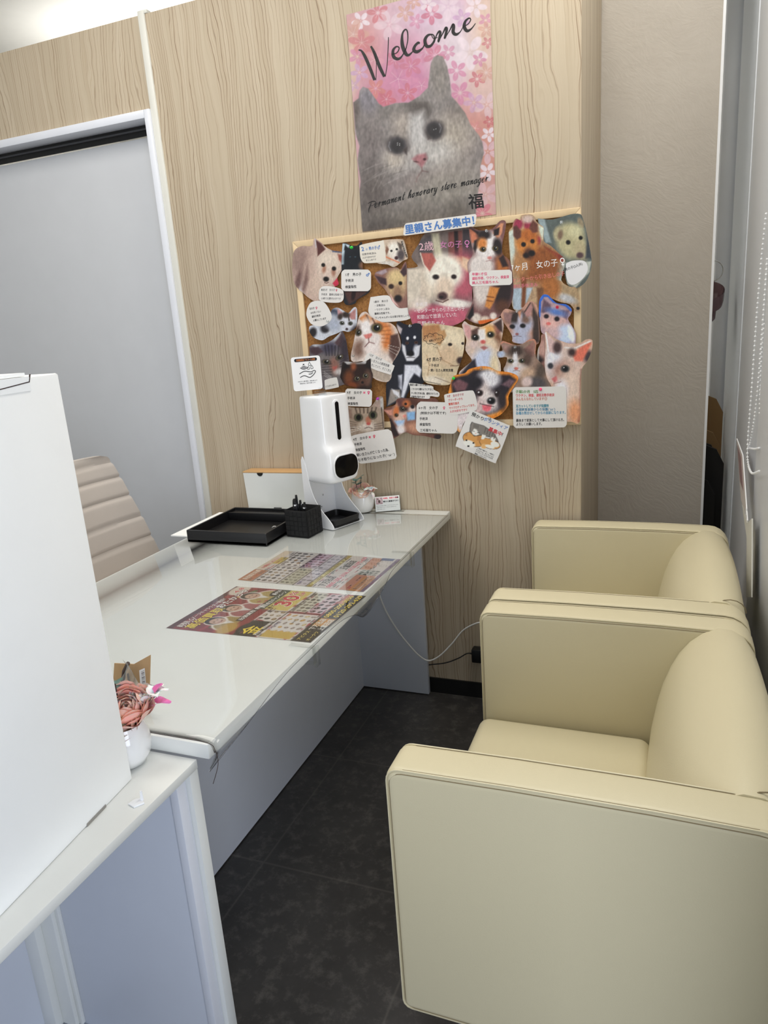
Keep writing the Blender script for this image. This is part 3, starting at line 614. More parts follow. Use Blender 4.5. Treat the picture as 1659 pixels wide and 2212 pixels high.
# flowers in round white pots
def petal(b, c, az, r, tilt, w, l, curl=.3, n=5):
    """a cupped petal from centre c, leaning out by tilt"""
    rad = Vector((cos(az), sin(az), 0)); tan = Vector((-sin(az), cos(az), 0)); up = Vector((0, 0, 1)); rows = []
    for i in range(n+1):
        t = i/n; a = tilt*(.55+.45*t)+curl*t*t; ax = rad*sin(a)+up*cos(a); ww = w*(sin(pi*min(.97, .12+.80*t))**.7); row = []
        for j in range(7):
            s_ = (j-3)/3; cup = (1-abs(s_)**2)*w*.35
            row.append(c+rad*(r+cup-w*.3)*1.0+ax*l*t+tan*ww*s_*.5+up*.0016*sin(j*2.1+az*3)*t)
        rows.append(row)
    b.loft(rows, False, False)
def shell(b, c, az, r, half, th0, th1, flare, tilt, n=6, m=8):
    """one petal: a patch of a ball of radius r around c, from below (th0) up to th1, its rim flaring and frilled"""
    rows = []
    for i in range(n+1):
        t = i/n; th = radians(th0+(th1-th0)*t); row = []
        for j in range(m+1):
            s_ = j/m*2-1; a = az+half*s_*(sin(pi*min(1, .25+.6*t))**.5); rr = r*(1+flare*t*t*t+.03*sin(5*s_+az*7)*t*t); e = 1-.16*abs(s_)**2.5*t
            thh = th+radians(14)*abs(s_)**2.2*t; row.append(c+tilt @ Vector((rr*sin(thh)*cos(a), rr*sin(thh)*sin(a), rr*cos(thh)*.82*e)))
        rows.append(row)
    b.loft(rows, False, False)
def bloom(parent, c, R, m, layers=6, seed=1, inner=None, lean=(0, 0)):
    rnd = random.Random(seed); c = Vector(c); tl = (Matrix.Rotation(lean[0], 3, 'X') @ Matrix.Rotation(lean[1], 3, 'Y')); b = B(); bi_ = B()
    for k in range(layers):
        f = k/(layers-1); n = 3+int(4*f); tgt = bi_ if inner and f < .45 else b
        for i in range(n): shell(tgt, c, 2*pi*i/n+k*1.1+rnd.uniform(-.25, .25), R*(.22+.78*f)*rnd.uniform(.94, 1.04), pi/n*1.35, 150, 16+52*f+rnd.uniform(-6, 8), .08+.22*f, tl)
    b.build('flower_head', M[m], parent, True, True, 80)
    if inner: bi_.build('flower_centre', M[inner], parent, True, True, 80)
def leafy(parent, pts, m, r, n=3):
    B().tube(pts, .0011, 5).build('stem', M['stem'], parent, local=True)
    for i in range(n):
        p = Vector(pts[-1]).lerp(Vector(pts[0]), i/n*.7); a = i*2.2; b = B(); e = Vector((cos(a), sin(a), .35)).normalized(); s_ = Vector((-sin(a), cos(a), .2))
        b.loft([[p+e*r*2*t+s_*r*.85*sin(pi*(.08+.84*t))*j+Vector((0, 0, .15*r*abs(j))) for j in (-1, -.5, 0, .5, 1)] for t in np.linspace(0, 1, 6)], False, False)
        b.build('leaf', M[m], parent, True, True, 80)
def pot(loc, R, hgt, label, rz=0):
    p = thing('flower_pot', label, 'flower pot', loc, rz)
    prof = [(.0, 0), (R*.55, 0), (R*.72, .003), (R*.93, hgt*.25), (R, hgt*.5), (R*.96, hgt*.72), (R*.84, hgt*.93), (R*.80, hgt), (R*.76, hgt*.99), (R*.86, hgt*.78), (R*.5, hgt*.7), (.0, hgt*.7)]
    B().lathe([(a, b) for a, b in prof], (0, 0, 0), 40).build('pot', M['ceramic'], p, local=True, angle=60); return p
P2 = pot((-.7545, -.052, z0), .0425, .078, 'white round pot of peach silk flowers behind the dispenser')
bloom(P2, (.004, -.014, .078), .031, 'peach', 7, 3, 'cream', (.5, .15)); bloom(P2, (-.026, .0, .078), .022, 'coral', 5, 8, None, (.2, -.3)); bloom(P2, (.026, .006, .082), .018, 'coral', 5, 5, None, (0, .3))
b = B()
for i, az in enumerate((.2, 1.3, 2.6, 3.9, 5.2)): petal(b, Vector((.040, -.018, .084)), az, .002, 1.1, .022, .023, .3)
b.build('orchid_flower', M['wpetal'], P2, True, True, 80)
b = B(); petal(b, Vector((.046, -.020, .076)), -.6, .0, 2.7, .012, .026, .1); b.build('orchid_petal', M['wpetal'], P2, True, True, 80)
leafy(P2, [(-.012, -.016, .085), (-.014, -.020, .118)], 'leaf', .011, 4); leafy(P2, [(0, -.01, .09), (.006, -.012, .132)], 'leaf', .006, 3)
P1c = at('z', CH+.001, 285, 1625)
P1 = pot((-.577, -1.527, CH+.001), .0412, .074, 'white round pot of coral silk flowers beside the tall box')
bloom(P1, (.006, .010, .098), .036, 'coral', 8, 11, None, (.45, .3)); bloom(P1, (.002, -.010, .076), .028, 'peach', 7, 4, 'cream', (.8, .25)); bloom(P1, (.020, .036, .108), .018, 'wpetal', 5, 6, None, (.2, .2)); bloom(P1, (-.028, .012, .1), .020, 'wpetal', 5, 9)
b = B()
for i, az in enumerate((.4, 1.5, 2.6, 5.6)): petal(b, Vector((.046, .034, .112)), az, .002, .9, .022, .024, .3)
b.build('white_petals', M['wpetal'], P1, True, True, 80)
b = B(); petal(b, Vector((.044, .034, .096)), .5, .002, 1.3, .026, .024, .3); petal(b, Vector((.044, .034, .112)), .9, .002, .5, .016, .022, .3); b.build('pink_petal', M['hot'], P1, True, True, 80)
leafy(P1, [(-.01, .01, .09), (-.02, .02, .135)], 'leaf', .009, 3)
# kraft sheet with a barcode sticker, and a cellophane wrapped sprig on it
kq = [at('y', -1.42, 248, 1432), at('y', -1.42, 290, 1434), at('y', -1.42, 326, 1414), at('y', -1.42, 322, 1560), at('y', -1.42, 240, 1560)]
kp = B().prism([(p.x, p.z) for p in kq], 'y', -1.4215, -1.420).build('kraft_card', M['kraft'], smooth=False); tag(kp, 'brown kraft card with a barcode sticker behind the coral flowers', 'card')
kmp = lambda p, h: Vector((p[0], -1.4216-h, p[1])); pr = Print(kmp)
sq_ = [at('y', -1.42, *p) for p in ((302, 1447), (314, 1442), (319, 1500), (306, 1502))]; sq_ = [np.array((p.x, p.z)) for p in sq_]
bil = lambda u, v: (sq_[0]*(1-u)+sq_[1]*u)*(1-v)+(sq_[3]*(1-u)+sq_[2]*u)*v
pr.add(np.array(sq_), [(0, 1, 2, 3)], tolin(np.tile([[235, 235, 232]], (4, 1))), .0002)
for i in range(16):
    v_ = .08+i*.055; w_ = (.012, .026, .018)[i % 3]
    pr.add(np.array([bil(.35, v_), bil(.9, v_), bil(.9, v_+w_), bil(.35, v_+w_)]), [(0, 1, 2, 3)], tolin(np.tile([[30, 30, 30]], (4, 1))), .0004)
pr.build('barcode_sticker', kp)
sgp = thing('wrapped_sprig', 'dark twig in crumpled grey cellophane leaning behind the coral flowers', 'sprig', tuple(at('y', -1.44, 262, 1560)))
e_ = [at('y', -1.44, *p) for p in ((262, 1560), (262, 1500), (268, 1450), (277, 1432))]
B().tube(e_, .0035, 6).build('twig', M['stem'], sgp); B().tube([at('y', -1.44, 272, 1560), at('y', -1.44, 282, 1490), at('y', -1.44, 276, 1455)], .002, 6).build('twig', M['stem'], sgp)
b = B(); pl = [(266, 1425), (278, 1428), (297, 1446), (292, 1455), (276, 1446), (285, 1478), (300, 1470), (292, 1500), (262, 1500)]
rnd = random.Random(3); b.loft([[at('y', -1.446+rnd.uniform(-.004, .004), 264+i*5, 1424+i*7), at('y', -1.45+rnd.uniform(-.006, .006), 276+i*5, 1434+i*9), at('y', -1.445+rnd.uniform(-.006, .006), 270+i*3, 1452+i*11), at('y', -1.45, 258+i*2, 1470+i*11)] for i in range(6)], False, False)
b.build('cellophane', M['cello'], sgp, False)

# acrylic card stand with the adoption card
cs = thing('card_stand', 'small clear acrylic stand holding a printed card on the desk', 'card stand', (-.655, -.045, z0))
cu_, cv_ = Vector((.905, .42, 0)).normalized(), Vector((-.13, .30, .95)).normalized(); cn_ = cu_.cross(cv_); co_ = at0(812, 1107)+Vector((0, 0, .001))
def mpc(p, h): return co_ + cu_*(p[0]*.001) + cv_*((55-p[1])*.001) + cn_*h
def quadslab(b, u0, u1, v0, v1, h0, h1):
    P = [mpc(p, h) for h in (h0, h1) for p in ((u0, v0), (u1, v0), (u1, v1), (u0, v1))]
    return b.add(P, [(0, 1, 2, 3), (4, 5, 6, 7), (0, 1, 5, 4), (1, 2, 6, 5), (2, 3, 7, 6), (3, 0, 4, 7)])
b = B(); quadslab(b, -3, 92, -12, 56, -.004, -.0025); quadslab(b, -3, 92, 14, 56, .0015, .0025); quadslab(b, -3, 92, 54.5, 56, -.004, .0025); b.build('acrylic_holder', M['acrylic'], cs, False)
B().box(-.03, .05, .0, .03, .0, .0012, .0004).build('acrylic_foot', M['acrylic'], cs, local=True)
pr = Print(mpc); pr.sheet([(0, 1), (88, 1), (88, 54), (0, 54)], 6, lambda P: np.tile([[232, 230, 226]], (len(P), 1)), .0004)
pr.grid(3, 27, 4, 28, 24, 24, lambda P: paint(P, (190, 160, 165), [('e', 15, 15, 8, 8, 0, (225, 200, 205)), ('e', 15, 18, 5, 6, 0, (120, 90, 85)), ('e', 15, 20, 2, 2, 0, (30, 25, 25)), ('e', 11, 10, 2, 3, 0, (90, 70, 70))], .25, 4), .0006)
pr.text('保護猫、保護犬の里親', 29, 10.5, 6.4, (225, 90, 110), h=.0007, width=54, bold=.04); pr.text('の里', 72, 10.5, 6.4, (20, 20, 20), h=.0009, width=12, bold=.04)
pr.text('親さん募集中です！', 29, 22, 6.4, (20, 20, 20), h=.0007, width=54, bold=.05)
for i, s_ in enumerate(('殺処分ゼロを目指して活動しています。詳しくはスタッフまで', 'お気軽にお声がけください。一匹でも多くの命を救うために', 'ご協力をお願いします。')): pr.text(s_, 4, 35+i*6, 3, (60, 60, 60), h=.0007, width=(78, 70, 30)[i])
pr.build('printed_card', cs)

# ------------------------------------------------------------------ cables and plug
def cable(name, pts, r, m, label):
    o = B().tube(catmull([tuple(p) for p in pts], 8), r, 8).build(name, m); tag(o, label, 'cable'); return o
cable('power_cable', [at('y', -.085, *p) for p in ((818, 1268), (822, 1292), (838, 1328), (862, 1366), (886, 1396))]+[at('y', -.07, 905, 1416), at('y', -.05, 925, 1427), at('y', -.04, 948, 1418), at('y', -.03, 975, 1392), at('y', -.02, 1000, 1362), at('y', -.02, 1030, 1346), at('y', -.02, 1045, 1346)], .0028, M['cable'], 'white cable drooping from under the desk to behind the armchair')
bc = cable('black_cable', [at('y', -.014, *p) for p in ((905, 1440), (928, 1436), (962, 1432), (990, 1422), (1008, 1412), (1020, 1412))], .0022, M['blackp'], 'thin black cord running from behind the desk to the plug')
pg = thing('power_adapter', 'black plug-in adapter on the wood wall, half hidden by the armchair', 'adapter', tuple(at('y', -.02, 1030, 1414)))
B().box(-.016, .02, -.018, .019, -.026, .026, .004).build('adapter_body', M['blackp'], pg, local=True)
B().tube([(-.024, 0, .002), (-.014, 0, .002)], [.003, .005], 8).build('cord_relief', M['blackp'], pg, local=True)

# ------------------------------------------------------------------ narrow gap between grey wall and window
def gap(p, y): return at('y', y, *p)
sc = thing('hanging_scoop', 'dark purple brown plastic scoop hanging in the narrow gap', 'scoop', tuple(gap((1530, 640), .9)))
b = B(); cs_ = gap((1524, 628), .95); R = .075
rings = []
for f, zz_ in ((1.0, .0), (.97, -.035), (.9, -.055), (.62, -.066), (.58, -.105), (.50, -.112)):
    rings.append([Vector((cs_.x+cos(a)*R*f*.95, cs_.y+sin(a)*R*f, cs_.z+zz_+.5*R*f*sin(a))) for a in np.linspace(0, 2*pi, 29)[:-1]])
inn = [[Vector((cs_.x+(p.x-cs_.x)*.93, cs_.y+(p.y-cs_.y)*.93, p.z+.001)) for p in r] for r in rings[:4]]
b.loft(rings, True, False).loft(inn+[[Vector((cs_.x, cs_.y, cs_.z-.05))]*28][:0], True, False); b.build('scoop_bowl', M['scoop'], sc)
rc = gap((1538, 586), .95)
B().tube([gap((1538, 560), 1.02), gap((1520, 556), 1.02), Vector((.36, .701, gap((1520, 556), 1.02).z))], .003, 6).build('hook', M['chrome'], sc)
B().tube([(rc.x+.040*cos(a), rc.y-.01, rc.z+.040*sin(a)) for a in np.linspace(-1.4, 2.2, 20)], .0022, 6).build('hanging_ring', M['chrome'], sc)
bi = thing('storage_bin', 'tall pale bin with a white lid standing in the narrow gap', 'bin', tuple(gap((1520, 1000), 1.5))[:2]+(0,))
p_ = gap((1535, 868), 1.5)
B().box(.12, p_.x-.006, 1.4, 1.7, 0, p_.z-.03, .01).build('bin_body', M['bin'], bi); B().box(.11, p_.x+.002, 1.39, 1.71, p_.z-.035, p_.z+.02, .012).build('bin_lid', M['gloss'], bi)
for i, (xa, xb, yy, px, m, lb) in enumerate(((.33, .493, 1.22, (1552, 862), 'brown', 'tallest brown board standing on end in the narrow gap'), (.31, .480, 1.12, (1537, 935), 'brown', 'middle brown board leaning in the narrow gap'), (.28, .470, 1.02, (1525, 962), 'darkbox', 'dark board standing in the gap, left of the others'), (.33, .487, .94, (1535, 972), 'darkbox', 'dark board standing nearest in the gap'), (.30, .455, .88, (1522, 1040), 'darkbox', 'lowest dark board in the gap behind the armchair'))):
    z_ = gap(px, yy).z; o = B().prism([(xa, 0), (xb, 0), (xb, z_-.06), (xb-.03, z_), (xa, z_+.06)], 'y', yy, yy+.012+.004*i).build('cardboard_sheet', M[m], smooth=False)
    tag(o, lb, 'cardboard', 'boards stored in the narrow gap')
# bead chain loop of the roller blind
ch = thing('bead_chain', 'white beaded pull chain looping down in front of the window', 'blind chain', tuple(gap((1653, 470), .2)))
def chain(pts, first=True):
    pts = [Vector(p) for p in catmull([tuple(p) for p in pts], 14)]; b = B(); acc = 0; last = pts[0]; step = .0130
    b.tube(pts, .0009, 5); b.sphere(last, .0032, 8)
    for a_, c_ in zip(pts, pts[1:]):
        L_ = (c_-a_).length; s_ = step-acc
        while s_ <= L_: b.sphere(a_.lerp(c_, s_/L_), .0034, 8); s_ += step
        acc = (acc+L_) % step
    b.build('bead_strand', M['gloss'], ch)
XC = .478
chain([at('x', XC, *p) for p in ((1655, 462), (1645, 560), (1634, 690), (1623, 850), (1615, 960), (1616, 1000), (1624, 1022), (1640, 1018))])
chain([at('x', XC+.010, *p) for p in ((1657, 560), (1646, 720), (1634, 870), (1622, 950), (1616, 968))])
chain([at('x', XC+.016, *p) for p in ((1651, 700), (1644, 790), (1641, 900))]); chain([at('x', XC+.012, *p) for p in ((1618, 968), (1630, 970), (1640, 968))])
# leaflet in a thin holder on the window side
XL = .470
lf = thing('leaflet_holder', 'thin holder with a white edged leaflet beside the bead chain', 'leaflet', tuple(at('x', XL, 1606, 1100)))
q4 = [at('x', XL, *p) for p in ((1592, 948), (1605, 984), (1614, 1120), (1601, 1078))]
B().prism([(p.y, p.z) for p in q4], 'x', XL-.001, XL+.0015).build('leaflet', mat('leaflet_paper', (205, 196, 190), .5), lf, False)
q4 = [at('x', XL, *p) for p in ((1594, 962), (1602, 988), (1607, 1060), (1600, 1040))]
B().prism([(p.y, p.z) for p in q4], 'x', XL-.002, XL-.001).build('leaflet_picture', mat('leaflet_red_grey', (140, 112, 112), .5), lf, False)
B().tube([at('x', XL-.002, *p) for p in ((1592, 948), (1605, 984), (1615, 1125))], .0018, 6).build('white_edge', M['gloss'], lf)
q4 = [at('x', XL, *p) for p in ((1601, 1090), (1612, 1130), (1622, 1120), (1621, 1290), (1610, 1290), (1611, 1160))]
B().prism([(p.y, p.z) for p in q4], 'x', XL+.002, XL+.005).build('holder_back', M['post'], lf, False)
B().box(XL-.005, XL-.001, -.004, .008, -.01, .01, .001, M4=Matrix.Translation(Vector((0, at('x', XL, 1615, 1105).y, at('x', XL, 1615, 1105).z)))).build('holder_clip', M['gloss'], lf)
# ------------------------------------------------------------------ poster
def crop(ox, oy, s): return lambda p: (ox+p[0]*s, oy+p[1]*s)
A_, B_, C_, D_ = (620, 440, .205), (940, 440, .211), (620, 700, .205), (940, 700, .211)
def wall_map(y0, cr):
    ox, oy, s = cr
    return lambda p, h: at('y', y0-h, ox+p[0]*s, oy+p[1]*s)
K = (22, 20, 20)
def eye(x, y, r, iris, ang=0, ry=None):
    ry = ry or r*.85
    iris = tuple(v*.78 for v in iris)
    return [('e', x, y, r*1.22, ry*1.2, ang, (44, 37, 35), .3), ('e', x, y, r, ry, ang, iris, .2), ('e', x, y, r*.72, ry*.82, ang, (16, 15, 16), .2), ('e', x+r*.25, y-r*.3, r*.17, r*.17, 0, (235, 235, 235), .3)]
def dot(x, y, r, c=(24, 20, 20), ry=None, ang=0): return [('e', x, y, r, ry or r, ang, c, .3)]
PZ = (740, 0, .2306)
def blossom(cx, cy, R, a0, col, al=.7):
    o = []
    for k in range(5):
        a = a0+72*k; o.append(('e', cx+R*.58*cos(radians(a)), cy+R*.58*sin(radians(a)), R*.42, R*.25, a, (*col, min(1, al+.12)), .1))
        o.append(('l', [(cx, cy), (cx+R*.5*cos(radians(a)), cy+R*.5*sin(radians(a)))], 4, (250, 232, 232, .5), 2))
    return o
PINK, ROSE, RED, WH, LIL, TAN = (214, 130, 168), (205, 110, 140), (205, 105, 115), (244, 228, 238), (205, 160, 205), (214, 158, 138)
pops = [('e', 300, 300, 420, 380, 0, (222, 165, 170), .6), ('e', 900, 150, 500, 300, 0, (222, 190, 216), .6), ('e', 620, 720, 340, 300, 0, (205, 120, 165), .7), ('e', 1080, 480, 260, 300, 0, (234, 218, 230), .6), ('e', 150, 450, 160, 220, 0, (208, 130, 130), .7),
        ('e', 1330, 250, 130, 500, 0, (230, 200, 178), .7), ('e', 1330, 900, 150, 260, 0, (226, 190, 180), .7), ('e', 1200, 1200, 300, 200, 0, (214, 140, 130), .7), ('e', 1370, 1500, 130, 300, 0, (212, 140, 120), .7), ('e', 1330, 1900, 130, 160, 0, (222, 170, 160), .6), ('e', 80, 600, 60, 300, 0, (226, 196, 170), .7), ('e', 330, 950, 160, 120, 0, (205, 105, 130), .6)]
for q in ((170, 195, 90, 20, WH, .95), (330, 120, 105, 40, RED, .7), (100, 320, 150, 0, TAN, .6), (440, 230, 150, 30, WH, .35), (585, 120, 85, 10, TAN, .6), (670, 20, 70, 30, TAN, .7), (690, 200, 75, 0, PINK, .6), (835, 130, 105, 18, ROSE, .8), (800, 40, 80, 0, WH, .8), (990, 60, 150, 25, WH, .4), (1245, 60, 110, 5, WH, .8), (1120, 170, 90, 40, LIL, .7), (1340, 190, 70, 10, PINK, .6), (1345, 280, 80, 50, TAN, .6), (1360, 400, 60, 20, RED, .6), (180, 400, 130, 50, RED, .6), (140, 530, 90, 10, PINK, .7), (160, 680, 90, 30, LIL, .7), (300, 560, 100, 10, (225, 150, 170), .5), (520, 740, 175, 8, PINK, .75), (640, 620, 110, 35, ROSE, .8), (490, 560, 90, 5, ROSE, .8), (740, 800, 90, 20, PINK, .7), (610, 870, 95, 50, (205, 100, 125), .8), (410, 930, 95, 10, (205, 95, 115), .8), (310, 830, 100, 20, (215, 120, 115), .7), (790, 480, 120, 40, PINK, .65), (860, 520, 110, 10, ROSE, .7), (990, 490, 80, 25, PINK, .6), (1195, 490, 170, 15, WH, .8), (1070, 660, 100, 30, PINK, .7), (1100, 870, 115, 12, PINK, .8), (1260, 740, 80, 22, RED, .7), (1280, 560, 70, 0, PINK, .7), (1345, 680, 95, 40, TAN, .6), (1350, 980, 130, 10, (235, 205, 215), .6), (1230, 960, 100, 30, LIL, .55), (1370, 1260, 75, 10, WH, .95), (1375, 1140, 60, 30, (200, 90, 95), .7), (1360, 1420, 120, 20, (228, 190, 205), .7), (1360, 1610, 90, 8, WH, .95), (1340, 1820, 130, 30, (232, 190, 200), .6), (1310, 2000, 110, 20, (215, 110, 130), .8), (110, 1260, 60, 10, (235, 190, 210), .7), (100, 800, 60, 30, LIL, .5), (1240, 1200, 70, 10, (215, 130, 130), .6)): pops += blossom(*q)
NCAT = len(pops)
G1, G2, G3 = (138, 128, 126), (166, 158, 155), (190, 184, 180)
pops += [('p', [(100, 960), (150, 920), (160, 850), (190, 812), (240, 830), (290, 900), (340, 970), (380, 1000), (500, 965), (620, 960), (720, 900), (800, 820), (825, 600), (850, 540), (890, 515), (940, 530), (980, 620), (1005, 740), (1020, 900), (1090, 980), (1150, 1060), (1200, 1170), (1280, 1270), (1310, 1330), (1325, 1430), (1290, 1560), (1290, 1700), (1250, 1900), (1250, 2200), (100, 2260), (170, 1700), (140, 1500), (160, 1370), (120, 1250)], G2, 8),
         ('e', 240, 950, 90, 130, -15, (156, 150, 158), .4), ('e', 120, 1050, 40, 120, 0, (120, 108, 104), .5), ('e', 905, 720, 70, 190, -5, (160, 152, 146), .5), ('e', 700, 1020, 130, 80, 10, (120, 112, 108), .5), ('p', [(600, 980), (800, 960), (820, 1060), (780, 1130), (740, 1050), (700, 1150), (640, 1050)], (104, 96, 92), 22), ('e', 480, 1050, 150, 70, -10, (150, 142, 138), .6),
         ('e', 1090, 1080, 110, 120, 20, (136, 126, 122), .6), ('e', 1200, 1350, 110, 200, 0, (160, 150, 148), .6), ('e', 250, 1400, 130, 300, 0, (142, 132, 130), .6), ('e', 1040, 1270, 170, 180, 20, (208, 196, 182), .7), ('e', 560, 1180, 90, 120, 0, (196, 184, 174), .6), ('p', [(640, 1080), (760, 1040), (780, 1200), (800, 1400), (700, 1460), (640, 1380), (620, 1200)], (226, 222, 220), 40), ('e', 560, 1500, 170, 120, 10, (205, 198, 194), .6), ('e', 870, 1440, 160, 130, -10, (224, 219, 214), .6), ('e', 480, 1500, 90, 90, 0, (214, 202, 190), .6),
         ('e', 760, 1700, 240, 90, -5, (170, 158, 154), .5), ('e', 1000, 1680, 240, 160, -20, (186, 176, 168), .6), ('e', 950, 1800, 330, 130, -10, (178, 170, 160), .6), ('e', 280, 1850, 150, 250, 0, (120, 110, 106), .6), ('e', 700, 2080, 400, 160, 0, (140, 132, 124), .6), ('e', 350, 2150, 230, 90, 0, (108, 100, 96), .6), ('e', 1080, 2000, 120, 120, 0, (126, 118, 110), .6)]
for i in range(26): a = 200+i*13; pops.append(('l', [(a+100, 1500+(i*37) % 160), (a-40, 1560+(i*53) % 240)], 5, ((205, 198, 194, .4) if i % 2 else (120, 112, 108, .35)), 6))
pops += [('e', 510, 1362, 105, 82, 10, (88, 80, 80), .3), ('e', 512, 1362, 78, 72, 0, (92, 88, 92), .2), ('e', 515, 1365, 60, 64, 0, (58, 54, 56), .25), ('p', [(560, 1400), (605, 1380), (600, 1450)], (86, 74, 72), 10), ('l', [(440, 1330), (432, 1370), (450, 1410)], 10, (180, 178, 182, .6), 5),
         ('e', 862, 1218, 95, 88, -20, (84, 76, 76), .3), ('e', 860, 1220, 72, 78, 10, (80, 76, 80), .2), ('e', 855, 1224, 58, 68, 0, (56, 52, 54), .25), ('p', [(785, 1240), (800, 1310), (840, 1290)], (92, 82, 80), 10), ('l', [(905, 1160), (925, 1195), (910, 1240)], 9, (170, 168, 172, .6), 5),
         ('p', [(650, 1490), (700, 1450), (780, 1435), (795, 1480), (765, 1540), (740, 1570), (700, 1530)], (196, 132, 138), 14), ('e', 768, 1492, 14, 12, 0, (90, 50, 55), .4), ('e', 690, 1515, 22, 7, 10, (120, 76, 80), .5), ('l', [(742, 1565), (745, 1600), (800, 1610)], 8, (136, 100, 100, .8), 6), ('l', [(745, 1600), (700, 1660), (690, 1700)], 9, (140, 108, 106, .7), 8), ('l', [(200, 1640), (330, 1560), (420, 1540)], 14, (150, 140, 138, .5), 10)]
for dx, dy in ((515, 1340), (535, 1345), (515, 1358), (534, 1360), (855, 1214), (874, 1208)): pops.append(('e', dx, dy, 4, 4, 0, (235, 235, 235), .4))
def pfn(P):
    a = paint(P, (216, 168, 176), pops[:NCAT], .06, 40)*.76+np.array([214, 194, 194])*.24
    b_ = paint(P, G2, pops[NCAT+1:], 0); m = paint(P, (0, 0, 0), [(*pops[NCAT][:2], (1, 1, 1), 6)], 0); n = .78+.18*vnoise(P*[1, .5], 26, 1)+.14*vnoise(P@np.array([[.9, .5], [-.25, .45]]), 13, 3)+.10*vnoise(P@np.array([[.9, -.5], [.25, .45]]), 12, 5)
    return (a*(1-m)+b_*m*n[:, None]*.90)*.92
pz = Print(wall_map(-.0012, PZ)); pol = [((x-740)/.2306, y/.2306) for x, y in ((748, 32), (1057, -50), (1071.5, 463), (783, 501))]
pz.sheet(pol, 5.4, pfn, .0006, .92)
def S(pts, h=.0010, w=1.0): pz.stroke([(x, y, q*w) for x, y, q in pts], K, h, 7)
W_ = [[(150, 468, 12), (175, 475, 18), (205, 520, 28), (250, 620, 30), (300, 750, 26)], [(312, 752, 6), (316, 660, 6), (314, 565, 6), (290, 480, 8)], [(265, 432, 18), (300, 500, 28), (345, 620, 32), (392, 718, 26)], [(400, 718, 7), (418, 600, 7), (426, 460, 8), (430, 348, 8)],
      [(462, 512, 8), (510, 492, 9), (530, 450, 12), (505, 436, 14), (474, 470, 24), (478, 530, 32), (520, 552, 26), (560, 520, 12), (600, 440, 8)],
      [(590, 470, 8), (610, 380, 10), (608, 300, 12), (588, 276, 14), (560, 320, 18), (560, 420, 34), (590, 500, 34), (620, 515, 22), (660, 480, 8)],
      [(722, 408, 16), (708, 400, 22), (678, 430, 24), (668, 470, 32), (700, 484, 30), (750, 450, 14), (772, 400, 9)],
      [(842, 322, 12), (800, 330, 22), (772, 375, 30), (786, 430, 32), (826, 428, 24), (858, 380, 16), (856, 335, 12), (836, 322, 9), (850, 360, 7), (890, 350, 7)],
      [(858, 400, 8), (880, 330, 12), (905, 295, 20), (916, 310, 24), (900, 380, 22), (892, 392, 14)], [(896, 392, 8), (935, 320, 10), (965, 262, 20), (976, 275, 24), (960, 345, 22), (952, 362, 14)], [(955, 362, 8), (1000, 290, 9), (1032, 232, 20), (1042, 245, 26), (1036, 300, 32), (1062, 322, 28), (1100, 300, 10), (1130, 250, 7)],
      [(1124, 252, 8), (1175, 225, 9), (1200, 185, 10), (1184, 170, 14), (1150, 200, 22), (1140, 250, 32), (1165, 288, 30), (1205, 270, 14), (1246, 218, 6)]]
for w in W_: S(w)
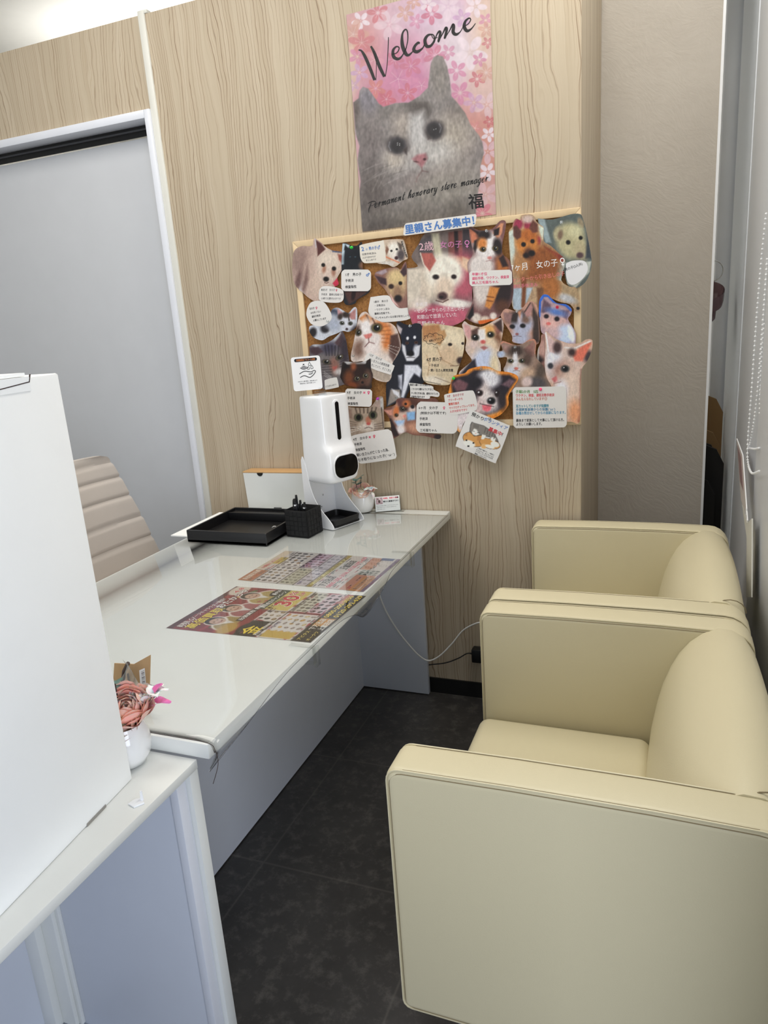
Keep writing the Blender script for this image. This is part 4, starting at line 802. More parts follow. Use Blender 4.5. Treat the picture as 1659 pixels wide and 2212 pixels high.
# small script lettering: strokes on a unit x-height, v down
GL = {'P': [[(-.5, -1.5, .10), (.3, -1.75, .22), (1.1, -1.6, .2), (1.3, -1.2, .14), (.9, -.8, .1), (.3, -.8, .08)], [(.25, -1.55, .08), (.2, -.8, .2), (.1, .0, .2), (.3, .8, .06)]], 'e': [[(0, -.4, .08), (.4, -.55, .1), (.5, -.85, .1), (.3, -1, .14), (.08, -.7, .22), (.1, -.2, .24), (.35, 0, .16), (.7, -.3, .08)]],
      'r': [[(0, -.4, .08), (.2, -1.05, .14), (.35, -.9, .2), (.25, -.5, .2), (.3, 0, .18)], [(.3, -.3, .08), (.45, -.85, .1), (.7, -.95, .2)]], 'm': [[(0, -.6, .08), (.2, -1, .16), (.2, 0, .2)], [(.2, -.3, .08), (.5, -1, .18), (.5, 0, .2)], [(.5, -.3, .08), (.85, -1, .18), (.85, -.1, .22), (1.1, -.3, .08)]],
      'n': [[(0, -.6, .08), (.2, -1, .16), (.2, 0, .2)], [(.2, -.3, .08), (.55, -1, .18), (.55, -.1, .22), (.8, -.3, .08)]], 'u': [[(0, -.8, .08), (.15, -1, .18), (.1, -.2, .22), (.35, -.05, .12), (.6, -.9, .1)], [(.6, -1, .18), (.58, -.1, .22), (.8, -.3, .08)]],
      'a': [[(.6, -.85, .1), (.35, -1, .14), (.05, -.5, .24), (.25, 0, .18), (.5, -.3, .08), (.62, -.95, .12)], [(.62, -1, .18), (.58, -.1, .22), (.8, -.3, .08)]], 't': [[(.35, -1.8, .12), (.25, -.6, .22), (.35, 0, .18), (.6, -.3, .08)], [(.05, -1.1, .1), (.6, -1.15, .1)]],
      'h': [[(0, -.5, .08), (.4, -1.5, .12), (.3, -1.9, .14), (.12, -1.2, .2), (.1, 0, .2)], [(.1, -.3, .08), (.5, -1, .18), (.48, -.1, .22), (.75, -.3, .08)]], 'o': [[(.4, -1, .12), (.08, -.6, .24), (.2, 0, .2), (.52, -.4, .18), (.4, -1, .12)], [(.4, -.95, .06), (.75, -.9, .08)]],
      's': [[(0, -.3, .08), (.3, -1.05, .14), (.32, -.7, .2), (.42, -.25, .22), (.2, 0, .16), (0, -.15, .1)]], 'y': [[(0, -.8, .08), (.15, -1, .18), (.12, -.3, .22), (.35, -.15, .12), (.6, -.95, .12)], [(.6, -1, .16), (.5, .4, .2), (.2, .8, .12), (.1, .5, .08), (.7, -.1, .07)]],
      'g': [[(.6, -.85, .1), (.35, -1, .14), (.05, -.5, .24), (.25, -.05, .18), (.5, -.3, .08), (.62, -.95, .12)], [(.62, -1, .16), (.52, .4, .2), (.2, .8, .12), (.1, .5, .08), (.75, -.1, .07)]]}
AD = {'P': 1.25, 'm': 1.15, 'n': .85, 'u': .85, 'a': .85, 'y': .8, 'g': .85, 'h': .82, 'o': .78, 'e': .7, 'r': .75, 't': .62, 's': .6, ' ': .75}
txt = 'Permanent honorary store manager'; tot = sum(AD[c_] for c_ in txt); x_ = 0
for c_ in txt:
    f = x_/tot; f0 = lambda q: (242+(1362-242)*q, 1962-(1962-1700)*q-18*sin(pi*q)); sx_ = (1362-242)/tot; sl = (1962-1700)/1120
    if c_ != ' ':
        for st in GL[c_]: pz.stroke([(f0(f)[0]+(p[0]+.25*-p[1])*sx_*.95, f0(f)[1]-p[0]*sx_*sl+p[1]*(42 if c_ != 'P' else 40), max(3.2, p[2]*40)) for p in st], K, .0010, 4)
    x_ += AD[c_]
pz.text('福', 1182, 1948, 150, K, -6, .0010, .035, sx=1.0)
tag(pz.build('poster'), 'large cat portrait poster reading Welcome among pink blossoms', 'poster')

# ------------------------------------------------------------------ cork board
cb = thing('cork_board', 'cork notice board in a pale wood frame covered with animal photos', 'notice board', (-.475, -.012, 1.34))
bx0, bx1, bz0, bz1 = -.955, .001, 1.018, 1.660
B().box(bx0+.015, bx1-.015, -.012, -.0015, bz0+.015, bz1-.015).build('cork_sheet', M['cork'], cb, False)
fw = .021
for pl in ([(bx0, bz1), (bx1, bz1), (bx1-fw, bz1-fw), (bx0+fw, bz1-fw)], [(bx0, bz0), (bx1, bz0), (bx1-fw, bz0+fw), (bx0+fw, bz0+fw)], [(bx0, bz0), (bx0+fw, bz0+fw), (bx0+fw, bz1-fw), (bx0, bz1)], [(bx1, bz0), (bx1-fw, bz0+fw), (bx1-fw, bz1-fw), (bx1, bz1)]):
    B().prism(pl, 'y', -.019, -.001, .0015, 2).build('frame_rail', M['pine'], cb)

# ------------------------------------------------------------------ pinned photos and notes
LAY = [0]
def nexty(): LAY[0] += 1; return -.0200-LAY[0]*.00042
def photo(cr, outline, base, ops, label, fur=.10, fs=12, step=None, texts=()):
    pr = Print(wall_map(nexty(), cr)); ol = catmull(list(outline)+[outline[0]], 3)[:-1]
    pr.sheet(ol, step or 1.35/cr[2], lambda P: 120+(paint(P, base, ops, fur, fs)-126)*1.14, .0003, 1.0)
    for t_ in texts: pr.text(*t_[:5], **(t_[5] if len(t_) > 5 else {}))
    return tag(pr.build('animal_photo'), label, 'photo', 'cut out animal photos on the cork board')
def note(cr, outline, lines, label, base=(214, 211, 207), smooth=True, name='paper_note', strokes=()):
    pr = Print(wall_map(nexty(), cr)); ol = catmull(list(outline)+[outline[0]], 4)[:-1] if smooth else outline
    pr.sheet(ol, 8/cr[2], lambda P: np.tile([base], (len(P), 1)), .0003)
    for t_ in lines: pr.text(*t_[:5], **dict(dict(h=.0005, bold=.012), **(t_[5] if len(t_) > 5 else {})))
    for s_ in strokes: pr.stroke(s_[0], s_[1], .0006)
    return tag(pr.build(name), label, 'note', 'paper notes on the cork board')
def card(x0, x1, y0, y1, r=22, ang=0):
    cx, cy = (x0+x1)/2, (y0+y1)/2; a = radians(ang)
    return [(cx+(x-cx)*cos(a)-(y-cy)*sin(a), cy+(x-cx)*sin(a)+(y-cy)*cos(a)) for x, y in rrect(x0, x1, y0, y1, r)]
w = lambda n: dict(width=n)
BLK, GRY, PNK, BLU = (28, 26, 28), (80, 78, 80), (214, 100, 130), (72, 116, 178)
# --- A crop
photo(A_, [(60, 560), (75, 500), (110, 465), (170, 445), (230, 450), (272, 440), (280, 380), (298, 366), (360, 410), (400, 450), (470, 490), (580, 510), (600, 560), (580, 690), (530, 780), (545, 850), (480, 890), (340, 1030), (240, 1000), (170, 940), (110, 890), (70, 820), (55, 700)], (186, 163, 152),
      [('e', 130, 600, 90, 150, 10, (150, 128, 120), .5), ('p', [(120, 920), (150, 760), (200, 800), (185, 950)], (214, 214, 216), 8), ('e', 130, 800, 40, 110, 15, (120, 96, 92), .4), ('e', 220, 800, 60, 180, 5, (190, 168, 156), .5), ('p', [(215, 640), (230, 800), (180, 950), (150, 900)], (132, 108, 102), 18), ('e', 330, 850, 80, 150, 10, (200, 180, 166), .5), ('e', 440, 620, 130, 150, -15, (212, 198, 184), .4), ('e', 430, 760, 75, 100, 10, (206, 188, 176), .4),
       ('p', [(300, 380), (318, 470), (322, 555), (360, 520), (405, 480), (360, 420)], (92, 58, 56), 7), ('l', [(296, 372), (305, 460)], 10, (196, 192, 200), 4), ('p', [(535, 530), (590, 545), (570, 620), (545, 590)], (150, 92, 80), 7), ('p', [(480, 840), (530, 780), (560, 790), (540, 870), (510, 880)], (190, 60, 84), 6), ('p', [(460, 470), (560, 500), (590, 520), (480, 510)], (90, 96, 118), 6),
       ('e', 390, 690, 20, 40, 10, (170, 130, 110), .5), ('e', 490, 720, 22, 46, 0, (160, 122, 106), .5)]+dot(382, 646, 20)+dot(495, 684, 22)+dot(412, 795, 30, ry=26)+[('l', [(395, 830), (415, 838), (440, 828)], 7, (90, 60, 56), 4)], 'photo of a cream dog with one upright ear, upper left corner of board')
photo(A_, [(585, 420), (620, 415), (680, 440), (740, 440), (790, 405), (800, 560), (800, 690), (860, 720), (880, 900), (830, 960), (740, 1010), (720, 1050), (650, 1070), (600, 1040), (590, 900), (575, 700), (575, 560)], (42, 46, 52),
      [('p', [(580, 415), (660, 435), (650, 470), (610, 470), (600, 640), (575, 640)], (190, 206, 214), 6), ('e', 690, 590, 90, 110, 0, (34, 38, 44), .3), ('p', [(600, 490), (612, 430), (660, 480)], (30, 32, 38), 6), ('p', [(740, 470), (785, 415), (790, 520)], (44, 36, 38), 6), ('p', [(600, 920), (860, 920), (740, 1010), (650, 1065)], (86, 62, 58), 10), ('e', 700, 960, 22, 60, 10, (50, 34, 34), .3), ('e', 800, 650, 40, 40, 0, (130, 96, 76), .5), ('e', 665, 560, 10, 6, 0, (70, 90, 100), .4), ('e', 720, 560, 10, 6, 0, (70, 90, 100), .4)], 'cut out photo of a black cat below the light green pin')
photo(A_, [(1000, 385), (1110, 375), (1200, 375), (1235, 395), (1265, 520), (1270, 580), (1225, 600), (1130, 668), (1060, 640), (940, 620), (980, 500)], (196, 178, 160),
      [('e', 1130, 490, 75, 85, 0, (226, 220, 210), .3), ('e', 1150, 570, 45, 50, 0, (220, 212, 204), .4), ('p', [(1160, 400), (1215, 430), (1205, 500), (1180, 470)], (104, 92, 84), 7), ('p', [(1050, 440), (1075, 480), (1050, 540), (1035, 500)], (130, 96, 80), 7), ('e', 1200, 540, 40, 60, 0, (92, 84, 86), .4), ('l', [(1210, 400), (1262, 560)], 12, (30, 30, 34), 3), ('l', [(1216, 400), (1255, 530)], 4, (220, 220, 220), 2), ('l', [(1040, 560), (1180, 620)], 12, (206, 120, 84), 6), ('p', [(960, 600), (1130, 610), (1120, 660), (1000, 640)], (206, 200, 192), 8)]+dot(1100, 497, 12)+dot(1157, 480, 12)+dot(1152, 572, 19, (70, 48, 52)), 'small photo of a white spotted dog beside the handwritten note at the top')
note(A_, [(765, 460), (785, 432), (990, 390), (1020, 400), (1040, 560), (1020, 610), (850, 627), (800, 615), (772, 560)], [('2', 785, 500, 60, BLU, dict(ang=-8, bold=.04)), ('歳', 828, 492, 24, (150, 170, 200), dict(ang=-8)), ('男の子♂', 862, 488, 40, BLU, dict(ang=-8, bold=.04, width=120)), ('去勢手術済み', 790, 545, 26, GRY, dict(ang=-6, width=150)), ('人が大好きです', 795, 580, 24, GRY, dict(ang=-6, width=140)), ('甘えん坊です', 830, 606, 20, GRY, dict(ang=-6, width=110))], 'rounded handwritten note in blue pen at the top left of the board', (214, 208, 196))
photo(A_, [(920, 755), (945, 715), (1040, 685), (1150, 670), (1195, 695), (1225, 640), (1255, 618), (1275, 760), (1310, 880), (1285, 1100), (1180, 1105), (1090, 1000), (1030, 900), (960, 830)], (138, 104, 96),
      [('p', [(930, 730), (1040, 690), (1060, 720), (1000, 750)], (166, 150, 156), 8), ('e', 1150, 850, 110, 150, -8, (196, 170, 134), .3), ('e', 1160, 770, 90, 70, 0, (206, 184, 140), .4), ('p', [(925, 755), (1045, 790), (1050, 860), (985, 840)], (76, 58, 62), 8), ('p', [(1190, 720), (1255, 630), (1262, 740), (1230, 770)], (80, 62, 64), 7), ('e', 1165, 940, 50, 80, 0, (150, 122, 100), .4), ('p', [(1090, 960), (1180, 1090), (1110, 1040)], (226, 190, 186), 8), ('p', [(1150, 590), (1240, 600), (1180, 690)], (200, 210, 220), 3)]+dot(1097, 872, 28, (60, 44, 40), 26)+dot(1195, 838, 20)+dot(1170, 1000, 40, (40, 34, 36), 38), 'photo of a tan dog with dark ears, left of the big white dog')
note(A_, [(880, 985), (1060, 966), (1110, 1030), (1180, 1100), (1290, 1102), (1296, 1212), (1080, 1246), (930, 1242), (890, 1205), (858, 1140), (862, 1080)], [('1歳半　男の子', 912, 1045, 26, BLK, dict(ang=-4, width=150)), ('・去勢済み', 918, 1085, 26, BLK, dict(ang=-4, width=108)), ('・ワクチン済み', 918, 1128, 26, BLK, dict(ang=-4, width=155)), ('臆病な性格です。', 922, 1170, 26, BLK, dict(ang=-4, width=165, bold=.03)), ('ワンちゃんがいるお家が好ましいで', 928, 1214, 26, BLK, dict(ang=-4, width=358, bold=.025))], 'white note about a dog aged one and a half, left of the big white dog')
note(A_, [(340, 910), (375, 872), (470, 872), (580, 905), (597, 960), (590, 1015), (545, 1042), (430, 1040), (345, 1018), (335, 960)], [('推定5才　女の子', 358, 918, 27, GRY, dict(width=145)), ('手術済　臆病な性格です', 360, 965, 27, GRY, dict(width=228, ang=1)), ('小柄で元野犬の子です', 358, 1008, 27, GRY, dict(width=208, ang=1)), ('♀', 506, 920, 24, (190, 50, 80), dict(bold=.08))], 'oval note below the cream dog in the upper left corner')
note(A_, card(572, 885, 694, 922, 48), [('1才　男の子', 612, 762, 36, BLK, dict(width=165, ang=-2, bold=.03)), ('♂', 830, 760, 34, BLU, dict(bold=.1)), ('手術済', 613, 824, 34, BLK, dict(width=88, ang=-2, bold=.03)), ('検査陰性', 613, 890, 34, BLK, dict(width=118, ang=-2, bold=.03))], 'rounded note pinned over the black cat')
photo(A_, [(235, 1350), (240, 1290), (330, 1270), (450, 1190), (470, 1120), (530, 1095), (600, 1130), (650, 1150), (700, 1095), (735, 1105), (740, 1220), (720, 1310), (650, 1350), (590, 1340), (520, 1370), (440, 1400), (370, 1440), (280, 1410)], (196, 200, 208),
      [('e', 270, 1360, 40, 55, 20, (52, 48, 50), .3), ('e', 400, 1318, 48, 45, 0, (54, 52, 56), .3), ('e', 500, 1150, 60, 40, 20, (60, 66, 82), .5), ('e', 470, 1230, 80, 70, -30, (172, 176, 186), .5), ('e', 700, 1320, 40, 50, 0, (60, 54, 60), .5), ('e', 630, 1240, 88, 92, 0, (206, 208, 216), .25), ('p', [(528, 1100), (540, 1200), (600, 1160)], (190, 150, 152), 6), ('p', [(640, 1180), (725, 1100), (720, 1220), (680, 1220)], (176, 130, 128), 6), ('e', 620, 1170, 40, 32, 0, (64, 54, 50), .35), ('e', 560, 1190, 26, 36, 20, (70, 60, 56), .4), ('l', [(640, 1150), (655, 1230)], 14, (70, 60, 56), 5), ('e', 500, 1280, 60, 60, 0, (170, 176, 190), .5)]+eye(580, 1258, 20, (150, 160, 130), 10)+eye(668, 1262, 20, (150, 160, 130), -10)+dot(630, 1322, 14, (70, 56, 60)), 'cut out photo of a lying black and white kitten next to the round note')
note(A_, [(210, 1110), (250, 1042), (330, 1022), (400, 1048), (462, 1150), (466, 1220), (400, 1280), (330, 1292), (250, 1262), (205, 1180)], [('女の子', 238, 1118, 28, BLK, dict(width=52, ang=-8, bold=.03)), ('♀', 294, 1108, 26, (200, 70, 100), dict(bold=.08)), ('8カ月くらい', 252, 1162, 26, BLK, dict(width=106, ang=-10, bold=.03)), ('避妊手術済', 262, 1202, 26, BLK, dict(width=92, ang=-10, bold=.03)), ('人慣れしています', 275, 1242, 26, BLK, dict(width=140, ang=-10, bold=.03))], 'round white note at the left edge of the board')
# --- big white dog photo
photo(A_, [(1262, 680), (1380, 660), (1310, 560), (1390, 420), (1430, 340), (1520, 300), (1940, 260), (1960, 560), (1950, 950), (1960, 1110), (1900, 1180), (1850, 1240), (1700, 1300), (1480, 1310), (1340, 1290), (1300, 1200), (1272, 1100)], (120, 108, 104),
      [('p', [(1380, 400), (1530, 320), (1530, 560), (1400, 560)], (92, 86, 88), 12), ('p', [(1520, 310), (1600, 310), (1640, 560), (1560, 600)], (188, 182, 160), 14), ('p', [(1700, 300), (1850, 280), (1850, 560), (1700, 580)], (122, 80, 74), 8), ('p', [(1760, 290), (1800, 290), (1810, 560), (1770, 560)], (44, 34, 36), 8), ('p', [(1850, 270), (1950, 270), (1950, 560), (1850, 560)], (74, 66, 70), 8),
       ('e', 1860, 760, 170, 260, 0, (176, 98, 112), .3), ('e', 1850, 610, 120, 50, 10, (196, 136, 116), .4), ('e', 1450, 850, 180, 190, 0, (212, 200, 184), .3), ('e', 1360, 1000, 120, 200, 0, (200, 186, 172), .4), ('p', [(1270, 690), (1420, 690), (1400, 1000), (1275, 1060)], (206, 196, 182), 12), ('e', 1620, 1190, 340, 130, -4, (188, 104, 122), .25), ('e', 1450, 1180, 150, 100, 0, (172, 86, 106), .4), ('e', 1400, 1060, 90, 70, -10, (216, 204, 194), .4), ('e', 1760, 1050, 180, 45, 4, (226, 220, 214), .3),
       ('e', 1660, 720, 200, 190, 10, (228, 222, 210), .2), ('e', 1660, 900, 100, 140, -5, (214, 196, 178), .35), ('p', [(1405, 520), (1530, 520), (1570, 600), (1500, 720), (1440, 640)], (176, 104, 96), 10), ('l', [(1405, 520), (1440, 640), (1500, 720)], 12, (222, 210, 196), 5), ('p', [(1850, 560), (1940, 600), (1900, 720), (1840, 660)], (214, 184, 160), 12)]+dot(1568, 772, 34, (40, 30, 30), 26)+dot(1758, 770, 28, (44, 32, 32), 24)+dot(1640, 975, 52, (84, 62, 64), 44)+dot(1625, 985, 22, (40, 30, 32), 14)+[('l', [(1570, 1020), (1640, 1040), (1700, 1010)], 10, (90, 60, 58), 5)],
      'large photo of a white dog resting on a pink blanket, top centre', .1, 24, None,
      [('2歳', 1392, 492, 105, (222, 180, 190), dict(h=.0005, ang=-4)), ('女の子♀', 1610, 462, 80, (196, 120, 170), dict(h=.0005, ang=-2, width=310)), ('手術済', 1352, 1085, 50, (236, 220, 222), dict(h=.0005, ang=-4, width=130)), ('・センターからの引き出しの子', 1330, 1150, 50, (236, 220, 222), dict(h=.0005, ang=-3, width=530)), ('和歌山で放浪していた', 1370, 1215, 50, (236, 220, 222), dict(h=.0005, ang=-4, width=420)), ('元野犬ちゃん', 1370, 1280, 48, (236, 220, 222), dict(h=.0005, ang=-2, width=290))])
# --- B crop
photo(B_, [(1050, 150), (1200, 162), (1380, 110), (1480, 105), (1512, 150), (1552, 300), (1600, 560), (1592, 680), (1540, 800), (1440, 865), (1350, 820), (1300, 620), (1150, 430), (1080, 330)], (98, 106, 104),
      [('p', [(1050, 150), (1120, 160), (1190, 400), (1130, 400)], (150, 164, 168), 10), ('p', [(1340, 600), (1600, 590), (1580, 700), (1440, 860), (1350, 820)], (186, 190, 182), 8), ('e', 1390, 380, 150, 190, -15, (182, 176, 142), .2), ('e', 1490, 480, 70, 100, -20, (176, 166, 136), .4), ('e', 1265, 310, 55, 75, 0, (176, 168, 138), .25), ('e', 1280, 320, 25, 45, 10, (128, 108, 92), .4), ('e', 1490, 200, 30, 60, -20, (150, 138, 116), .3), ('e', 1440, 280, 70, 60, 0, (198, 194, 160), .5), ('p', [(1560, 300), (1600, 560), (1540, 560)], (70, 76, 82), 12)]+dot(1362, 396, 23)+dot(1490, 350, 20)+dot(1482, 528, 36, (92, 74, 76), 30)+[('l', [(1290, 186), (1300, 200)], 6, (230, 230, 230), 3)], 'photo of a pale dog face at the upper right corner of the board', .1, 20)
photo(B_, [(790, 240), (800, 190), (830, 152), (875, 170), (880, 120), (960, 108), (1010, 125), (1035, 180), (1075, 215), (1112, 250), (1110, 380), (1180, 430), (1280, 520), (1335, 600), (1290, 780), (1380, 850), (1450, 870), (1485, 1075), (1440, 1100), (1380, 1030), (1290, 1010), (1150, 960), (1075, 1000), (1060, 1110), (960, 1010), (880, 1100), (800, 1075), (780, 950), (790, 800), (768, 560), (752, 300)], (176, 150, 122),
      [('p', [(752, 290), (800, 260), (820, 560), (790, 700), (770, 560)], (196, 204, 196), 8), ('p', [(780, 860), (1000, 860), (900, 1100), (800, 1080)], (170, 184, 196), 8), ('p', [(1230, 600), (1340, 600), (1290, 790), (1240, 780)], (176, 206, 214), 8), ('p', [(1060, 220), (1115, 250), (1100, 360), (1070, 300)], (206, 214, 200), 8), ('e', 850, 210, 45, 60, 20, (150, 60, 84), .3), ('e', 950, 220, 40, 60, 0, (152, 62, 82), .3), ('e', 1050, 380, 30, 50, 0, (150, 58, 76), .3), ('p', [(1110, 430), (1310, 540), (1310, 600), (1180, 520)], (140, 50, 62), 8), ('e', 950, 160, 60, 40, 0, (196, 176, 168), .4), ('p', [(1270, 810), (1460, 880), (1480, 1080), (1380, 960), (1290, 900)], (172, 150, 120), 10), ('e', 1350, 970, 100, 40, 20, (190, 190, 192), .4),
       ('e', 1070, 620, 230, 200, 20, (146, 92, 54), .25), ('e', 1180, 860, 100, 120, 0, (168, 112, 66), .3), ('p', [(860, 700), (940, 720), (930, 900), (920, 1080), (880, 1060), (890, 880)], (128, 82, 54), 10), ('p', [(1040, 860), (1110, 860), (1080, 1100), (1050, 1060)], (124, 88, 62), 10), ('e', 880, 620, 80, 130, 5, (176, 132, 92), .4), ('e', 940, 400, 115, 130, -10, (196, 132, 72), .2), ('e', 960, 320, 90, 60, 0, (176, 108, 58), .4), ('p', [(800, 240), (830, 220), (880, 280), (880, 340), (840, 370), (800, 330)], (100, 66, 60), 9), ('p', [(960, 250), (1000, 165), (1050, 210), (1050, 290), (1000, 300)], (108, 70, 60), 9), ('e', 960, 510, 52, 60, -10, (98, 66, 48), .4), ('e', 930, 530, 30, 26, 0, (40, 30, 30), .4)]+dot(905, 418, 24)+dot(996, 385, 22)+dot(990, 507, 33, (28, 24, 26), 28)+[('e', 1462, 1072, 16, 16, 0, (30, 28, 28), .3)], 'photo of a sitting red brown dog with tall ears, upper right', .14, 16, None,
      [('7ヶ月　女の子♀', 772, 690, 84, (240, 236, 228), dict(h=.0005, ang=-7, width=560)), ('センターから引き出しの子', 790, 808, 52, (214, 122, 112), dict(h=.0005, ang=-8, width=540, bold=.01)), ('避妊手術済み', 792, 868, 46, (206, 112, 128), dict(h=.0005, ang=-5, width=258, bold=.01))])
note(B_, [(1338, 615), (1400, 585), (1510, 582), (1555, 620), (1560, 690), (1510, 770), (1430, 828), (1370, 815), (1340, 740)], [('男の子(2人共)', 1330, 690, 34, BLK, dict(ang=-20, width=190))], 'blank looking oval note at the right edge below the pale dog', (216, 216, 218))
photo(B_, [(345, 250), (365, 232), (440, 270), (540, 270), (600, 245), (650, 188), (690, 168), (725, 190), (712, 300), (690, 400), (690, 510), (760, 580), (790, 700), (802, 900), (765, 1050), (690, 1130), (620, 1190), (560, 1205), (500, 1228), (440, 1232), (335, 1190), (312, 1150), (385, 1000), (380, 850), (340, 700), (332, 600), (388, 510), (352, 350)], (126, 92, 90),
      [('e', 470, 640, 130, 130, 0, (216, 208, 204), .25), ('e', 480, 860, 90, 200, 5, (212, 202, 196), .3), ('e', 690, 650, 60, 130, -10, (176, 112, 66), .4), ('p', [(700, 520), (750, 640), (690, 650), (650, 560)], (60, 46, 46), 10), ('e', 700, 900, 90, 190, 10, (54, 42, 44), .3), ('p', [(560, 850), (660, 860), (600, 1010), (560, 1080), (510, 1050)], (202, 138, 78), 10), ('l', [(530, 950), (600, 960)], 10, (120, 74, 44), 6), ('l', [(530, 990), (590, 1000)], 10, (120, 74, 44), 6), ('e', 420, 1170, 50, 50, 0, (216, 204, 194), .3), ('e', 510, 1190, 50, 40, 0, (210, 194, 180), .3), ('p', [(330, 1160), (390, 1030), (395, 1140), (350, 1190)], (40, 34, 38), 8), ('p', [(440, 1200), (700, 1160), (640, 1215), (450, 1235)], (210, 110, 50), 6), ('e', 595, 1150, 34, 36, 0, (226, 214, 206), .3), ('e', 690, 1050, 70, 70, 0, (96, 66, 52), .4),
       ('e', 530, 420, 140, 140, 0, (226, 220, 218), .2), ('p', [(350, 260), (400, 270), (460, 330), (430, 400), (375, 400)], (198, 128, 100), 8), ('p', [(355, 250), (450, 290), (440, 320)], (50, 40, 42), 8), ('p', [(590, 300), (670, 200), (700, 200), (680, 310), (640, 360)], (206, 148, 116), 8), ('p', [(600, 270), (660, 240), (650, 320), (600, 330)], (44, 36, 38), 8), ('e', 500, 320, 70, 50, 0, (50, 42, 42), .35), ('p', [(400, 380), (470, 340), (440, 420), (410, 500), (390, 460)], (46, 38, 38), 10), ('e', 480, 410, 50, 60, 10, (206, 136, 78), .4), ('e', 640, 440, 46, 90, -8, (48, 38, 38), .3), ('p', [(540, 360), (580, 360), (570, 500), (530, 480)], (232, 228, 226), 8)]+eye(490, 468, 26, (196, 160, 70))+eye(617, 458, 27, (176, 150, 80))+dot(558, 555, 24, (206, 140, 136), 16)+[('l', [(520, 590), (558, 580), (600, 590)], 5, (150, 110, 110), 4)], 'cut out photo of a sitting calico cat with a pink lettered note on it')
note(B_, card(350, 787, 682, 838, 36, -2), [('年齢1才位', 376, 735, 34, PNK, dict(width=155, ang=-2, bold=.05)), ('避妊手術、ワクチン、検査済', 378, 780, 34, PNK, dict(width=378, ang=-3, bold=.05)), ('美人三毛猫ちゃん', 378, 824, 34, PNK, dict(width=270, ang=-3, bold=.05))], 'rounded note with pink lettering across the sitting calico cat')
photo(B_, [(670, 1140), (720, 1075), (830, 1100), (900, 1060), (940, 1010), (990, 1000), (1040, 1040), (1060, 1160), (1070, 1300), (1060, 1430), (960, 1440), (800, 1420), (790, 1360), (740, 1270), (690, 1200)], (190, 150, 134),
      [('p', [(990, 1020), (1060, 1160), (1070, 1420), (1000, 1420)], (74, 62, 58), 14), ('e', 890, 1230, 110, 110, 0, (176, 178, 196), .2), ('e', 870, 1370, 90, 80, 0, (180, 184, 204), .4), ('e', 830, 1160, 100, 60, -15, (66, 56, 54), .4), ('p', [(700, 1110), (790, 1130), (770, 1230), (710, 1180)], (150, 118, 116), 8), ('p', [(910, 1110), (975, 1010), (1000, 1060), (970, 1150), (940, 1170)], (178, 138, 134), 8), ('l', [(915, 1110), (975, 1015)], 10, (70, 58, 54), 4), ('e', 870, 1180, 26, 60, 10, (190, 186, 200), .4), ('p', [(840, 1100), (880, 1100), (870, 1180)], (206, 150, 120), 8), ('e', 930, 1190, 40, 36, 0, (130, 104, 92), .5)]+dot(790, 1258, 28, (34, 30, 34), 22)+dot(897, 1250, 28, (30, 28, 32), 22)+dot(838, 1335, 18, (150, 96, 96), 12)+[('l', [(800, 1360), (840, 1352), (880, 1360)], 5, (110, 90, 100), 4)], 'cut out photo of a tabby and white kitten left of the blue edged kitten')
photo(B_, [(1062, 1120), (1065, 1000), (1100, 935), (1150, 932), (1200, 980), (1250, 1020), (1340, 1030), (1395, 1075), (1390, 1130), (1360, 1180), (1400, 1250), (1440, 1330), (1440, 1400), (1420, 1440), (1280, 1430), (1160, 1350), (1090, 1320), (1075, 1220)], (176, 152, 160),
      [('l', [(1068, 1150), (1072, 1000), (1110, 940), (1160, 945), (1210, 1000), (1340, 1040), (1390, 1090)], 26, (60, 110, 200), 5), ('e', 1220, 1190, 140, 130, 15, (206, 172, 168), .25), ('p', [(1085, 1110), (1110, 975), (1180, 1030), (1190, 1090), (1110, 1120)], (112, 92, 106), 10), ('p', [(1290, 1090), (1375, 1090), (1350, 1190), (1310, 1160)], (126, 104, 118), 10), ('e', 1240, 1110, 100, 34, 15, (100, 130, 190), .6), ('e', 1180, 1230, 80, 50, 10, (222, 182, 176), .5), ('e', 1330, 1340, 90, 100, 0, (196, 210, 236), .3), ('e', 1390, 1330, 30, 90, -15, (230, 240, 252), .3), ('e', 1200, 1330, 80, 60, 0, (206, 178, 180), .5)]+dot(1138, 1153, 25, (40, 34, 42), 22)+dot(1247, 1180, 26, (40, 34, 42), 24)+dot(1160, 1228, 24, (214, 120, 116), 16)+dot(1250, 1060, 16, (190, 40, 70)), 'photo of a pale kitten with a blue edge, right side of the board')
photo(B_, [(1030, 1640), (1050, 1500), (1080, 1420), (1090, 1340), (1150, 1350), (1200, 1420), (1180, 1600), (1120, 1740), (1060, 1740), (1020, 1700)], (168, 128, 118), [('e', 1070, 1590, 40, 40, 0, (58, 50, 50), .4), ('e', 1120, 1480, 50, 90, 10, (196, 160, 150), .4), ('l', [(1060, 1400), (1050, 1640)], 16, (200, 196, 190), 6)], 'narrow strip of photo showing a paw between two kitten photos')
